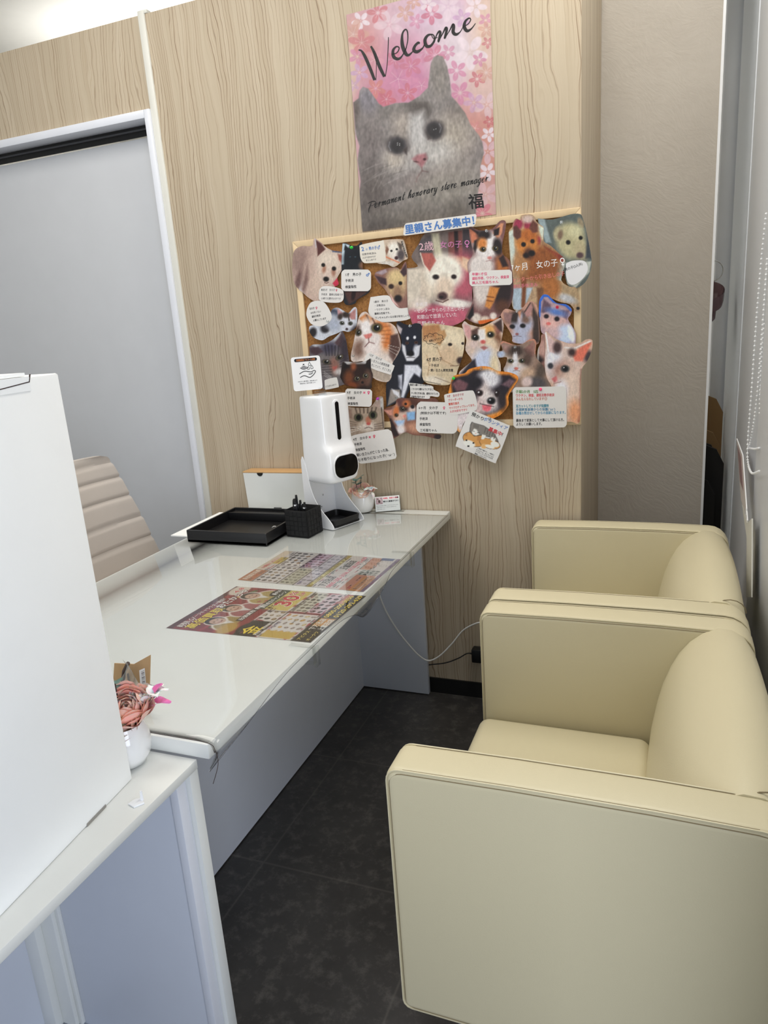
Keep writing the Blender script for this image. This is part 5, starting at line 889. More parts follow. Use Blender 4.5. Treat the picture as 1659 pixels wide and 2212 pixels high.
# --- C crop
photo(C_, [(1150, 20), (1170, -30), (1240, 0), (1300, 10), (1360, -10), (1420, 20), (1432, 200), (1430, 400), (1440, 620), (1330, 640), (1260, 760), (1240, 790), (1060, 870), (1048, 850), (1045, 640), (1090, 560), (1110, 420), (1200, 240), (1195, 130)], (40, 42, 52),
      [('e', 1290, 160, 110, 140, 0, (38, 42, 56), .2), ('p', [(1155, 0), (1215, 50), (1200, 110), (1165, 80)], (186, 176, 178), 7), ('p', [(1210, 210), (1245, 230), (1260, 330), (1340, 330), (1370, 230), (1405, 220), (1390, 330), (1330, 390), (1260, 390), (1215, 280)], (216, 216, 222), 8), ('e', 1270, 150, 14, 18, 0, (226, 226, 230), .3), ('e', 1345, 140, 14, 18, 0, (226, 226, 230), .3), ('p', [(1240, 430), (1380, 430), (1420, 480), (1400, 560), (1340, 520), (1290, 600), (1230, 780), (1200, 770), (1230, 600)], (214, 216, 226), 10), ('p', [(1170, 540), (1215, 530), (1210, 700), (1170, 660)], (196, 198, 210), 8), ('e', 1120, 650, 60, 90, 20, (46, 46, 56), .4), ('p', [(1090, 690), (1190, 690), (1200, 780), (1060, 860)], (150, 142, 136), 8), ('p', [(1100, 680), (1180, 720), (1190, 780), (1130, 740)], (216, 216, 222), 7), ('e', 1360, 280, 30, 60, 0, (206, 208, 216), .4)]+dot(1265, 200, 17, (110, 70, 50), 14)+dot(1360, 195, 17, (110, 70, 50), 14)+dot(1265, 200, 9, (16, 14, 16))+dot(1360, 195, 9, (16, 14, 16))+dot(1300, 310, 36, (20, 20, 24), 30)+[('l', [(1260, 355), (1300, 350), (1345, 355)], 6, (60, 56, 60), 4)], 'cut out photo of a sitting black and white dog in the middle of the board')
photo(C_, [(740, -10), (770, -100), (830, -130), (900, -70), (1000, -20), (1090, -10), (1160, 60), (1200, 230), (1150, 350), (1110, 420), (1100, 560), (1040, 612), (900, 560), (830, 400), (700, 400), (672, 340), (700, 200)], (206, 192, 184),
      [('e', 1010, 120, 110, 170, -10, (206, 130, 78), .3), ('p', [(1090, 120), (1170, 100), (1195, 240), (1120, 400), (1070, 330)], (92, 68, 62), 12), ('e', 880, 150, 130, 130, 0, (220, 210, 206), .3), ('p', [(760, -60), (830, -110), (900, -60), (880, 10), (830, 20)], (196, 132, 84), 10), ('l', [(840, -90), (870, -20)], 14, (90, 58, 44), 6), ('l', [(900, -60), (930, 0)], 12, (110, 70, 50), 6), ('e', 760, 60, 40, 50, 20, (88, 66, 60), .4), ('e', 830, 30, 60, 90, 10, (230, 224, 222), .4), ('e', 990, 60, 70, 40, 10, (216, 150, 96), .5), ('e', 920, 380, 160, 130, 10, (218, 206, 198), .4), ('e', 760, 260, 60, 90, 10, (130, 104, 92), .5), ('e', 900, 250, 90, 60, 0, (226, 216, 212), .5), ('p', [(880, 440), (1090, 520), (1090, 590), (1030, 610), (900, 560)], (178, 164, 150), 10)]
      +eye(945, 40, 48, (172, 160, 100), -8, 40)+eye(752, 90, 26, (150, 140, 90), 20, 30)+[('p', [(805, 115), (890, 95), (900, 115), (870, 150), (830, 155)], (206, 128, 122), 7), ('l', [(858, 150), (865, 190), (820, 240)], 8, (110, 72, 72), 5), ('l', [(865, 190), (920, 205)], 7, (120, 80, 80), 5)]+[('l', [(1060, 220+i*22), (1180, 250+i*45)], 4, (220, 214, 210, .8), 2) for i in range(3)]+[('l', [(1000, 30+i*40), (1090, 20+i*45)], 10, (160, 96, 56, .7), 7) for i in range(5)], 'large close up photo of an orange and white cat face looking up')
photo(C_, [(235, 240), (280, 215), (380, 212), (470, 172), (540, 110), (582, 75), (620, 160), (640, 280), (655, 400), (640, 600), (560, 650), (400, 690), (300, 600), (250, 480), (240, 330)], (108, 102, 106),
      [('p', [(240, 212), (480, 165), (560, 80), (620, 160), (540, 230), (330, 260)], (176, 178, 184), 8), ('e', 470, 400, 170, 190, -10, (118, 112, 112), .3), ('e', 440, 250, 90, 60, -10, (78, 74, 90), .5), ('p', [(238, 250), (330, 240), (380, 290), (310, 330), (250, 310)], (82, 64, 70), 10), ('p', [(500, 200), (580, 90), (615, 190), (610, 250), (560, 250)], (92, 72, 76), 10), ('e', 610, 270, 50, 160, 0, (66, 58, 66), .5), ('e', 500, 440, 50, 90, -8, (140, 106, 96), .4)]+[('l', [(400+i*36, 230), (415+i*30, 330)], 11, (48, 44, 50, .8), 6) for i in range(5)]+[('l', [(370, 430+i*26), (470, 420+i*28)], 8, (56, 50, 54, .7), 5) for i in range(5)]+[('l', [(560, 400+i*26), (640, 360+i*36)], 8, (56, 50, 54, .7), 5) for i in range(5)]+[('l', [(390, 500+i*20), (470, 560+i*16)], 4, (210, 206, 204, .8), 3) for i in range(3)]+eye(415, 400, 36, (160, 152, 120), 10, 22)+eye(555, 350, 36, (160, 152, 120), -25, 22)+[('p', [(475, 450), (530, 440), (520, 490), (500, 500)], (170, 100, 92), 7), ('e', 550, 500, 50, 30, -10, (196, 190, 188), .5)], 'cut out photo of a dark tabby cat face behind the square sign')
note(C_, [(395, 600), (410, 585), (510, 562), (530, 580), (545, 655), (530, 668), (420, 690), (400, 680)], [('とても甘えん坊です', 405, 668, 20, GRY, dict(ang=-12, width=115))], 'small note half hidden behind the dispenser sign')
note(C_, [(835, 330), (855, 306), (900, 310), (1110, 425), (1130, 450), (1095, 530), (1070, 528), (900, 470), (825, 400), (818, 375)], [('12才　女の子', 862, 330, 30, GRY, dict(ang=24, width=140)), ('飼い主さんの飼育放棄', 862, 385, 32, GRY, dict(ang=18, width=222)), ('をしていて、すごく甘え', 885, 440, 32, GRY, dict(ang=18, width=215))], 'tilted note below the orange and white cat face')
photo(C_, [(560, 560), (580, 430), (600, 395), (680, 400), (760, 405), (840, 385), (880, 368), (885, 470), (905, 540), (890, 620), (885, 680), (760, 690), (690, 660), (610, 640)], (52, 40, 38),
      [('p', [(600, 395), (840, 385), (830, 420), (700, 430), (620, 425)], (186, 186, 186), 6), ('e', 740, 540, 130, 120, 0, (58, 42, 38), .3), ('p', [(585, 470), (610, 405), (660, 450)], (36, 30, 32), 6), ('p', [(810, 440), (880, 375), (875, 480)], (40, 32, 32), 6), ('e', 650, 560, 50, 70, 10, (120, 76, 52), .5), ('e', 850, 570, 40, 80, 0, (110, 84, 72), .4), ('e', 700, 450, 30, 40, 0, (142, 88, 62), .5), ('e', 790, 610, 50, 40, 0, (96, 70, 60), .5), ('e', 690, 640, 60, 30, 10, (126, 74, 46), .5)]+eye(740, 575, 26, (190, 180, 140), 0, 22)+eye(828, 545, 26, (190, 180, 140), 0, 24)+dot(795, 615, 14, (30, 24, 26)), 'cut out photo of a dark tortoiseshell cat face above the nine year old note')
note(C_, card(612, 895, 684, 868, 34, 2), [('9才　女の子', 630, 735, 34, BLK, dict(width=158, bold=.03)), ('♀', 838, 735, 34, (210, 60, 110), dict(bold=.09)), ('⌘', 800, 733, 28, (220, 80, 120), dict(bold=.05)), ('手術済', 634, 792, 32, BLK, dict(width=82, bold=.03)), ('検査陰性', 638, 850, 32, BLK, dict(width=110, bold=.03))], 'rounded note directly right of the top of the dispenser')
photo(C_, [(615, 900), (625, 870), (700, 880), (860, 880), (910, 840), (950, 780), (990, 760), (1015, 790), (1020, 950), (1025, 1100), (980, 1130), (880, 1150), (760, 1165), (690, 1170), (660, 1110), (635, 1020)], (158, 142, 128),
      [('p', [(940, 800), (1010, 775), (1015, 900), (960, 870)], (190, 188, 186), 7), ('l', [(995, 880), (1015, 1090)], 8, (30, 28, 28), 3), ('e', 820, 1010, 180, 150, 0, (166, 150, 134), .3), ('p', [(915, 850), (980, 780), (985, 900)], (170, 150, 140), 8), ('p', [(620, 880), (680, 900), (690, 1000), (640, 990)], (140, 118, 106), 9), ('e', 850, 1080, 80, 50, 0, (208, 198, 188), .5), ('p', [(830, 990), (870, 960), (890, 1030), (860, 1060), (830, 1030)], (176, 120, 98), 10)]+[('l', [(720+i*44, 880), (735+i*38, 935)], 11, (74, 62, 56, .9), 6) for i in range(6)]+[('l', [(640, 1020+i*26), (730, 1040+i*20)], 7, (92, 78, 70, .8), 5) for i in range(4)]+[('l', [(920, 1060+i*20), (1015, 1040+i*28)], 7, (92, 78, 70, .8), 5) for i in range(4)]+[('l', [(780, 1080+i*14), (660, 1090+i*28)], 4, (232, 228, 222, .9), 2) for i in range(3)]+eye(752, 985, 35, (150, 160, 120), 8, 33)+eye(905, 960, 35, (150, 160, 120), -8, 34)+dot(757, 985, 20, (14, 14, 14), 26)+dot(905, 960, 20, (14, 14, 14), 27)+dot(858, 1050, 22, (180, 96, 90), 16)+[('l', [(820, 1098), (858, 1085), (900, 1100)], 6, (90, 70, 66), 4)], 'photo of a wide eyed brown tabby cat face right of the dispenser')
photo(C_, [(1015, 905), (1060, 880), (1140, 850), (1160, 790), (1250, 780), (1400, 785), (1560, 780), (1590, 850), (1400, 900), (1380, 1100), (1460, 1150), (1600, 1160), (1625, 1185), (1590, 1212), (1450, 1180), (1330, 1170), (1240, 1140), (1130, 1205), (1110, 1180), (1080, 1000)], (120, 84, 74),
      [('e', 1190, 940, 80, 110, 10, (206, 178, 164), .3), ('p', [(1022, 910), (1110, 900), (1110, 960), (1080, 960)], (200, 146, 130), 8), ('e', 1230, 880, 60, 40, -20, (44, 34, 36), .4), ('e', 1150, 920, 30, 60, 10, (196, 118, 74), .4), ('p', [(1160, 800), (1240, 790), (1220, 880), (1170, 860)], (110, 74, 72), 9), ('e', 1320, 850, 90, 60, 10, (92, 62, 52), .4), ('e', 1320, 900, 40, 40, 0, (214, 196, 188), .4), ('e', 1260, 840, 40, 36, 0, (190, 116, 74), .5), ('p', [(1130, 1020), (1240, 1010), (1230, 1090), (1170, 1080)], (170, 196, 226), 9), ('p', [(1260, 930), (1350, 920), (1350, 1010), (1270, 1020)], (140, 178, 216), 10), ('e', 1200, 1110, 50, 50, 0, (220, 214, 214), .4), ('p', [(1030, 980), (1100, 1000), (1180, 1170), (1130, 1190)], (54, 40, 42), 9), ('e', 1360, 1090, 110, 60, 10, (196, 150, 126), .5), ('e', 1590, 1190, 40, 26, 0, (56, 46, 48), .3)]+eye(1152, 960, 18, (176, 130, 60))+eye(1218, 892, 22, (150, 140, 110))+dot(1250, 842, 14)+dot(1322, 872, 20, (36, 30, 36))+dot(1238, 970, 16, (214, 140, 130)), 'cut out photo of two calico kittens hugging at the bottom of the board')
note(C_, [(680, 1210), (700, 1172), (1020, 1112), (1080, 1118), (1110, 1160), (1150, 1360), (1150, 1400), (1110, 1425), (820, 1468), (760, 1460), (730, 1420), (682, 1260)], [('4才　女の子', 698, 1230, 34, BLK, dict(ang=-9, width=156, bold=.03)), ('♀', 898, 1196, 32, (210, 60, 90), dict(bold=.09)), ('⌘', 858, 1202, 28, (220, 80, 110), dict(bold=.05)), ('手術済', 708, 1284, 32, BLK, dict(ang=-9, width=80, bold=.03)), ('検査陰性', 722, 1340, 32, BLK, dict(ang=-9, width=104, bold=.03)), ('飼い主さんが亡くなった為、', 735, 1396, 36, BLK, dict(ang=-10, width=345, bold=.03)), ('引き取りになった子(´･ω･`)', 748, 1450, 36, BLK, dict(ang=-10, width=390, bold=.03))], 'large rounded note hanging below the tabby cat right of the dispenser')
# --- cream dog photo, middle
photo(C_, [(1420, 60), (1440, 0), (1480, -10), (1600, 0), (1780, 30), (1860, 60), (1870, 200), (1850, 340), (1800, 480), (1770, 590), (1700, 640), (1590, 640), (1440, 600), (1424, 400)], (204, 188, 160),
      [('p', [(1420, 20), (1600, 0), (1640, 120), (1560, 200), (1430, 180)], (178, 132, 92), 14), ('e', 1740, 180, 130, 140, 0, (222, 208, 182), .3), ('p', [(1580, 80), (1660, 60), (1680, 120), (1610, 230), (1570, 200)], (190, 150, 108), 10), ('e', 1700, 330, 110, 110, 20, (208, 184, 156), .4), ('e', 1500, 380, 90, 200, 0, (214, 196, 168), .4), ('e', 1560, 590, 110, 40, 8, (222, 212, 196), .4), ('l', [(1470, 330), (1500, 430), (1480, 540)], 10, (170, 140, 110, .7), 8), ('l', [(1580, 240), (1640, 380), (1760, 440)], 8, (160, 128, 98, .7), 6), ('l', [(1560, 560), (1720, 620)], 6, (120, 96, 80, .8), 4)]+dot(1718, 215, 22, (36, 26, 26), 16)+dot(1852, 205, 14, (36, 26, 26), 14)+dot(1830, 385, 42, (66, 50, 50), 38)+[('l', [(1720, 440), (1790, 440), (1830, 425)], 6, (100, 70, 60), 4), ('l', [(1440, 600), (1620, 636)], 5, (40, 38, 36), 3)], 'photo of a cream dog with a handwritten thought bubble', .1, 16, None,
      [('4才 男の子', 1470, 392, 46, BLK, dict(h=.0005, ang=-2, width=165, bold=.03)), ('・手術済', 1490, 448, 34, BLK, dict(h=.0005, width=100, bold=.02)), ('・飼い主さん飼育放棄', 1485, 500, 34, BLK, dict(h=.0005, width=255, bold=.03)), ('ずっとの', 1475, 150, 26, BLK, dict(h=.0005, ang=-16, width=80, bold=.03)), ('家族になりたい…', 1500, 190, 26, BLK, dict(h=.0005, ang=-14, width=145, bold=.03))])
LAY[0] += 1; pr = Print(wall_map(-.0200-(LAY[0]-1)*.00042-.0004, C_)); cl = [(1545+100*(1+.10*sin(9*t))*cos(t), 155+56*(1+.14*sin(9*t+1))*sin(t), 4.5) for t in np.linspace(0, 2*pi, 40)]
pr.stroke(cl, BLK, .0002, 3)
for q in ((1545, 238, 6), (1562, 246, 5), (1580, 250, 4)): pr.stroke([(q[0]-3, q[1], 7), (q[0]+3, q[1], 7)], BLK, .0002)
tb_ = pr.build('thought_bubble', bpy.data.objects[[o.name for o in COL.objects if o.name.startswith('animal_photo')][-1]] if False else None); tb_.parent = [o for o in COL.objects if o.get('label', '').startswith('photo of a cream dog with')][0]
note(C_, [(1288, 632), (1300, 620), (1520, 650), (1545, 690), (1600, 720), (1606, 750), (1585, 768), (1510, 760), (1490, 788), (1310, 772), (1300, 760), (1298, 680)], [('推定10歳くらいの男の子', 1296, 650, 27, BLK, dict(ang=1, width=215, bold=.04)), ('こちらから触れようとすると、', 1306, 694, 27, BLK, dict(ang=1, width=235, bold=.04)), ('少し怯えがある為、虐待されていた', 1306, 736, 27, BLK, dict(ang=2, width=285, bold=.04)), ('可能性があります', 1308, 776, 27, BLK, dict(ang=1, width=142, bold=.04))], 'torn edged note at the feet of the black and white dog')
# --- D crop
photo(B_, [(275, 1240), (300, 1203), (345, 1235), (400, 1250), (470, 1262), (560, 1222), (660, 1170), (690, 1195), (700, 1260), (680, 1400), (655, 1500), (640, 1560), (668, 1640), (672, 1730), (660, 1760), (430, 1760), (240, 1745), (330, 1650), (375, 1600), (310, 1500), (320, 1400), (295, 1320)], (206, 188, 180),
      [('e', 500, 1400, 170, 150, 0, (216, 190, 160), .3), ('p', [(290, 1230), (350, 1250), (380, 1310), (350, 1400), (310, 1340)], (206, 160, 158), 9), ('p', [(580, 1260), (670, 1195), (680, 1300), (640, 1350)], (150, 104, 100), 10), ('p', [(600, 1230), (680, 1180), (690, 1320), (660, 1300)], (74, 56, 54), 9), ('p', [(370, 1300), (450, 1260), (450, 1330), (400, 1380), (370, 1400)], (96, 72, 66), 12), ('e', 550, 1290, 60, 50, 0, (222, 170, 106), .5), ('e', 640, 1390, 40, 70, 0, (130, 92, 70), .5), ('p', [(440, 1290), (510, 1280), (520, 1420), (480, 1440), (430, 1400)], (230, 224, 222), 12), ('e', 400, 1440, 60, 60, 0, (206, 186, 180), .5), ('e', 570, 1430, 70, 50, 0, (220, 200, 176), .5), ('e', 510, 1620, 120, 150, 0, (196, 204, 226), .3), ('e', 610, 1650, 50, 120, 0, (222, 206, 176), .5), ('p', [(260, 1740), (370, 1610), (410, 1590), (430, 1700), (400, 1760)], (52, 50, 60), 12)]+dot(412, 1370, 38, (38, 36, 30), 32)+dot(568, 1340, 38, (58, 58, 40), 32)+dot(412, 1372, 22, (10, 10, 10), 22)+dot(566, 1342, 22, (10, 10, 10), 22)+dot(405, 1360, 6, (230, 230, 230))+dot(560, 1330, 6, (230, 230, 230))+[('e', 490, 1415, 26, 20, 0, (196, 100, 96), .4), ('p', [(460, 1470), (500, 1455), (540, 1475), (500, 1500)], (170, 112, 110), 8)], 'cut out photo of a calico kitten looking up in the centre of the board')
photo(D_, [(668, 200), (690, 172), (760, 195), (830, 215), (900, 200), (960, 160), (1010, 152), (1035, 190), (1030, 330), (1100, 420), (1150, 540), (1180, 640), (1080, 660), (900, 650), (770, 700), (760, 560), (700, 470), (720, 420), (735, 340), (650, 345), (630, 310), (640, 280), (690, 270)], (150, 126, 112),
      [('l', [(672, 200), (700, 180), (830, 218), (960, 165), (1010, 160), (1035, 210), (1025, 300)], 16, (196, 138, 116), 5), ('e', 680, 310, 45, 35, 0, (176, 190, 214), .4), ('e', 850, 360, 140, 130, 0, (186, 170, 158), .3), ('p', [(680, 205), (780, 225), (760, 300), (720, 290)], (168, 136, 128), 8), ('p', [(900, 260), (1010, 175), (1010, 330), (960, 340)], (150, 112, 106), 9), ('e', 830, 280, 90, 60, -5, (84, 70, 64), .4), ('e', 940, 360, 50, 80, 10, (96, 78, 70), .5), ('p', [(800, 290), (840, 280), (850, 400), (810, 470), (790, 400)], (222, 220, 224), 10), ('e', 850, 470, 90, 60, 0, (216, 206, 204), .4), ('e', 780, 500, 80, 60, 0, (206, 210, 222), .5), ('e', 960, 520, 90, 70, 10, (196, 168, 146), .4), ('e', 1080, 480, 50, 100, 20, (96, 84, 76), .5), ('e', 1040, 600, 110, 60, 10, (92, 88, 90), .4), ('e', 940, 590, 55, 50, -20, (214, 194, 190), .3)]+[('l', [(790+i*24, 235), (800+i*20, 300)], 9, (56, 46, 44, .9), 5) for i in range(4)]+eye(772, 378, 26, (150, 150, 100), 5, 18)+eye(888, 376, 26, (150, 150, 100), -5, 18)+dot(830, 455, 22, (196, 120, 110), 14)+[('l', [(800, 480), (832, 472), (870, 482)], 5, (130, 96, 92), 4)], 'cut out photo of a tabby kitten with folded paws, right side of the board')
photo(D_, [(1122, 100), (1135, 72), (1180, 110), (1230, 150), (1310, 180), (1380, 200), (1480, 195), (1540, 160), (1590, 155), (1612, 180), (1600, 280), (1550, 390), (1500, 470), (1490, 700), (1480, 1000), (1400, 1000), (1300, 980), (1240, 800), (1190, 640), (1140, 540), (1120, 400), (1130, 250)], (206, 174, 156),
      [('e', 1560, 330, 50, 60, 20, (80, 70, 74), .4), ('l', [(1500, 470), (1490, 700), (1470, 990)], 30, (128, 76, 66), 8), ('e', 1310, 400, 190, 190, 0, (216, 196, 188), .3), ('e', 1210, 380, 80, 170, 0, (224, 224, 232), .4), ('p', [(1130, 90), (1190, 140), (1235, 200), (1220, 300), (1160, 280)], (214, 186, 184), 9), ('l', [(1132, 90), (1160, 280)], 14, (236, 236, 240), 5), ('e', 1250, 240, 44, 60, 0, (84, 66, 66), .4), ('p', [(1400, 300), (1590, 170), (1600, 200), (1510, 380), (1430, 380)], (224, 128, 108), 12), ('l', [(1330, 240), (1420, 250), (1590, 175)], 16, (232, 226, 224), 6), ('e', 1400, 290, 40, 40, 0, (74, 58, 58), .5), ('e', 1300, 470, 110, 90, -20, (176, 140, 128), .5), ('p', [(1190, 560), (1240, 530), (1260, 590), (1220, 600)], (196, 116, 116), 9), ('e', 1380, 700, 110, 260, 0, (222, 200, 186), .4), ('e', 1280, 700, 70, 120, 10, (226, 226, 236), .4), ('e', 1430, 900, 60, 120, 0, (226, 164, 126), .5)]+dot(1180, 428, 28, (66, 66, 72), 30)+dot(1330, 458, 44, (60, 62, 62), 36)+dot(1332, 458, 20, (20, 20, 22), 22)+dot(1318, 446, 6, (230, 230, 230))+[('l', [(1215, 610), (1290, 590)], 6, (150, 110, 106), 4)], 'cut out photo of a slender white cat overhanging the right edge')
photo(D_, [(135, 700), (160, 600), (190, 530), (300, 505), (350, 460), (470, 432), (560, 440), (640, 480), (740, 490), (830, 520), (850, 570), (800, 650), (750, 740), (750, 830), (680, 920), (600, 965), (540, 1000), (420, 940), (300, 1000), (250, 1110), (170, 1000), (110, 920), (150, 800)], (222, 142, 60),
      [('p', [(165, 600), (200, 550), (330, 520), (400, 470), (540, 470), (640, 520), (760, 520), (830, 570), (780, 640), (720, 740), (720, 820), (640, 900), (500, 940), (400, 930), (260, 1000), (180, 940), (160, 860), (180, 740)], (52, 46, 54), 14), ('p', [(170, 610), (240, 560), (340, 610), (310, 680), (220, 690)], (124, 90, 96), 14), ('p', [(680, 620), (760, 560), (820, 580), (760, 650)], (120, 96, 104), 12), ('e', 550, 560, 115, 95, 5, (224, 222, 228), .3), ('e', 500, 700, 60, 120, -10, (214, 200, 198), .5), ('e', 540, 800, 120, 110, 0, (224, 214, 212), .4), ('e', 420, 600, 70, 60, -20, (44, 40, 48), .4), ('e', 430, 850, 90, 90, 20, (208, 186, 184), .5), ('p', [(170, 930), (320, 900), (420, 950), (300, 1060), (250, 1100)], (220, 210, 212), 14), ('e', 360, 760, 60, 70, 10, (48, 42, 48), .5), ('e', 680, 780, 40, 100, -10, (60, 52, 56), .5)]+dot(455, 706, 34, (44, 28, 30), 32)+dot(445, 698, 9, (230, 230, 235))+dot(632, 712, 24, (44, 28, 30), 34)+dot(626, 700, 7, (230, 230, 235))+dot(575, 786, 42, (20, 20, 24), 36)+dot(562, 776, 10, (190, 190, 196))+[('p', [(480, 830), (530, 825), (578, 830), (570, 880), (530, 898), (490, 880)], (232, 120, 132), 7), ('l', [(460, 815), (520, 830), (600, 845)], 7, (60, 44, 46), 4)], 'cut out photo of a black and white puppy with orange edge, tongue out', .16, 12)
note(C_, card(1362, 1800, 822, 1150, 60, 2), [('6ヶ月　女の子', 1388, 895, 34, BLK, dict(width=200, bold=.03)), ('♀', 1636, 895, 30, (214, 70, 110), dict(bold=.09)), ('(姉妹かは不明です)', 1402, 950, 34, BLK, dict(width=270, bold=.03)), ('手術済', 1395, 1010, 34, BLK, dict(width=86, bold=.03)), ('検査陰性', 1397, 1070, 34, BLK, dict(width=116, bold=.03)), ('三毛猫ちゃん', 1400, 1132, 34, BLK, dict(width=178, bold=.03))], 'rounded note over the two hugging calico kittens')
note(D_, [(92, 740), (120, 715), (350, 680), (400, 700), (428, 800), (430, 850), (400, 890), (200, 930), (150, 920), (115, 880)], [('9才　女の子です', 125, 752, 30, (170, 80, 90), dict(ang=-7, width=170, bold=.04)), ('ブリーダーから', 132, 792, 28, (196, 84, 84), dict(ang=-7, width=148, bold=.04)), ('繁殖引退犬', 138, 832, 28, (204, 84, 70), dict(ang=-7, width=108, bold=.05)), ('マイクロチップ入ってます。', 142, 872, 28, (200, 84, 70), dict(ang=-7, width=268, bold=.04)), ('人が大好きです♡', 150, 908, 28, (204, 84, 90), dict(ang=-7, width=178, bold=.04))], 'small note with red lettering left of the puppy')
note(D_, card(797, 1345, 642, 1062, 44, -1), [('子猫2か月　5匹', 822, 705, 34, (96, 140, 84), dict(width=230, bold=.05)), ('ワクチン、検査、避妊去勢手術済', 824, 745, 34, (206, 96, 100), dict(width=392, ang=-1, bold=.05)), ('みんな人なれしています☺', 826, 782, 34, (196, 120, 100), dict(width=318, ang=-1, bold=.04)), ('耳カットしていますが保護時', 826, 854, 34, (80, 140, 156), dict(width=335, ang=-1, bold=.05)), ('多頭飼育崩壊からの保護(´;ω;`)', 826, 890, 34, (80, 130, 160), dict(width=400, ang=-1, bold=.04)), ('各種お問合せしてからの面談になります。', 826, 926, 34, (84, 144, 176), dict(width=508, ang=-1, bold=.04)), ('最後まで家族として大事にして頂ける方。', 828, 1000, 34, BLK, dict(width=490, ang=-1, bold=.03)), ('よろしくお願いします。', 828, 1038, 34, BLK, dict(width=262, ang=-1, bold=.03))], 'largest white note with green, red and blue lettering at the lower right')
# volunteer card with a drawing of a kitten asleep on a puppy
CA = 25.0
def rc(x, y): return (240+ (x)*cos(radians(CA))*1.0-(y)*sin(radians(CA)), 0)
pr = Print(wall_map(nexty(), D_)); ol = catmull([(352, 895), (372, 880), (560, 955), (740, 1030), (760, 1055), (700, 1230), (628, 1400), (600, 1420), (420, 1340), (235, 1262), (213, 1235), (270, 1080), (352, 895)], 3)[:-1]
BR, LB, WC, GC, GD = (206, 150, 84), (222, 176, 116), (238, 232, 222), (128, 122, 116), (84, 80, 76)
vops = [('e', 400, 1180, 120, 75, 15, (40, 34, 30), .02), ('e', 400, 1180, 116, 71, 15, BR, .02), ('e', 560, 1225, 110, 52, 15, (40, 34, 30), .02), ('e', 560, 1225, 106, 48, 15, BR, .02), ('e', 612, 1232, 46, 28, 15, WC, .1), ('e', 350, 1225, 62, 34, 20, WC, .15), ('p', [(290, 1140), (330, 1110), (330, 1150)], (186, 128, 70), 3), ('p', [(430, 1140), (470, 1160), (460, 1200), (430, 1190)], (186, 128, 70), 3), ('e', 500, 1250, 30, 26, 0, LB, .1), ('e', 560, 1255, 50, 18, 15, WC, .15),
        ('p', [(360, 1030), (375, 1000), (400, 1012), (500, 1040), (600, 1110), (640, 1180), (650, 1210), (620, 1200), (560, 1160), (480, 1140), (400, 1150), (350, 1100)], (36, 32, 32), 3), ('p', [(364, 1034), (378, 1004), (400, 1016), (500, 1044), (596, 1112), (636, 1178), (640, 1200), (618, 1192), (560, 1154), (480, 1134), (400, 1145), (356, 1098)], GC, 3), ('p', [(400, 1070), (425, 1080), (450, 1130), (420, 1142), (385, 1130), (375, 1105)], WC, 4), ('p', [(480, 1130), (520, 1140), (500, 1180), (470, 1180)], WC, 3), ('p', [(570, 1150), (620, 1170), (610, 1215), (570, 1190)], WC, 3), ('p', [(480, 1040), (510, 1065), (490, 1090), (465, 1060)], GC, 3)]
vops += [('l', [(520+i*24, 1060+i*18), (505+i*24, 1110+i*16)], 8, (*GD, .9), 3) for i in range(5)]+[('l', [(400+i*14, 1028+i*4), (396+i*14, 1056+i*4)], 6, (*GD, .9), 3) for i in range(4)]+[('l', [(385, 1095), (405, 1100)], 4, K, 2), ('l', [(432, 1112), (455, 1112)], 4, K, 2), ('e', 415, 1120, 6, 4, 0, (220, 140, 140), .3), ('e', 320, 1190, 10, 9, 0, K, .2), ('e', 392, 1218, 10, 9, 0, K, .2), ('e', 340, 1250, 12, 9, 10, K, .2)]
pr.sheet(ol, 5.5, lambda P: paint(P, (218, 216, 213), vops, 0), .0004)
for t_ in (('預かり', 366, 932, 44, K, dict(ang=25, width=132, bold=.03)), ('ボランティア', 490, 982, 44, (60, 110, 180), dict(ang=23, width=262, bold=.03)), ('募集中', 540, 1086, 48, (196, 60, 66), dict(ang=24, width=144, bold=.05)), ('！', 672, 1142, 44, K, dict(ang=24, bold=.04)), ('ご自宅で預かり、一時的に', 428, 1272, 17, K, dict(ang=24, width=188, bold=.02)), ('わんちゃん、ねこちゃんの', 418, 1290, 17, K, dict(ang=24, width=192, bold=.02)), ('ケアをしていただける方を', 410, 1308, 17, K, dict(ang=24, width=192, bold=.02)), ('募集しております。', 402, 1328, 17, K, dict(ang=24, width=136, bold=.02))): pr.text(*t_[:5], h=.0006, **t_[5])
tag(pr.build('recruiting_card'), 'tilted white card with a drawing of a kitten asleep on a puppy', 'card')
note(PZ, [(566+x*cos(.135)+y*sin(.135), 2210-y*cos(.135)*1.0-x*sin(.135)) for x, y in rrect(0, 682, 0, 118, 26)], [('里親さん募集中！', 586, 2186, 92, BLU, dict(ang=-7.8, width=650, bold=.055, h=.0008))], 'white strip reading blue lettering on top of the board below the poster', name='header_strip')
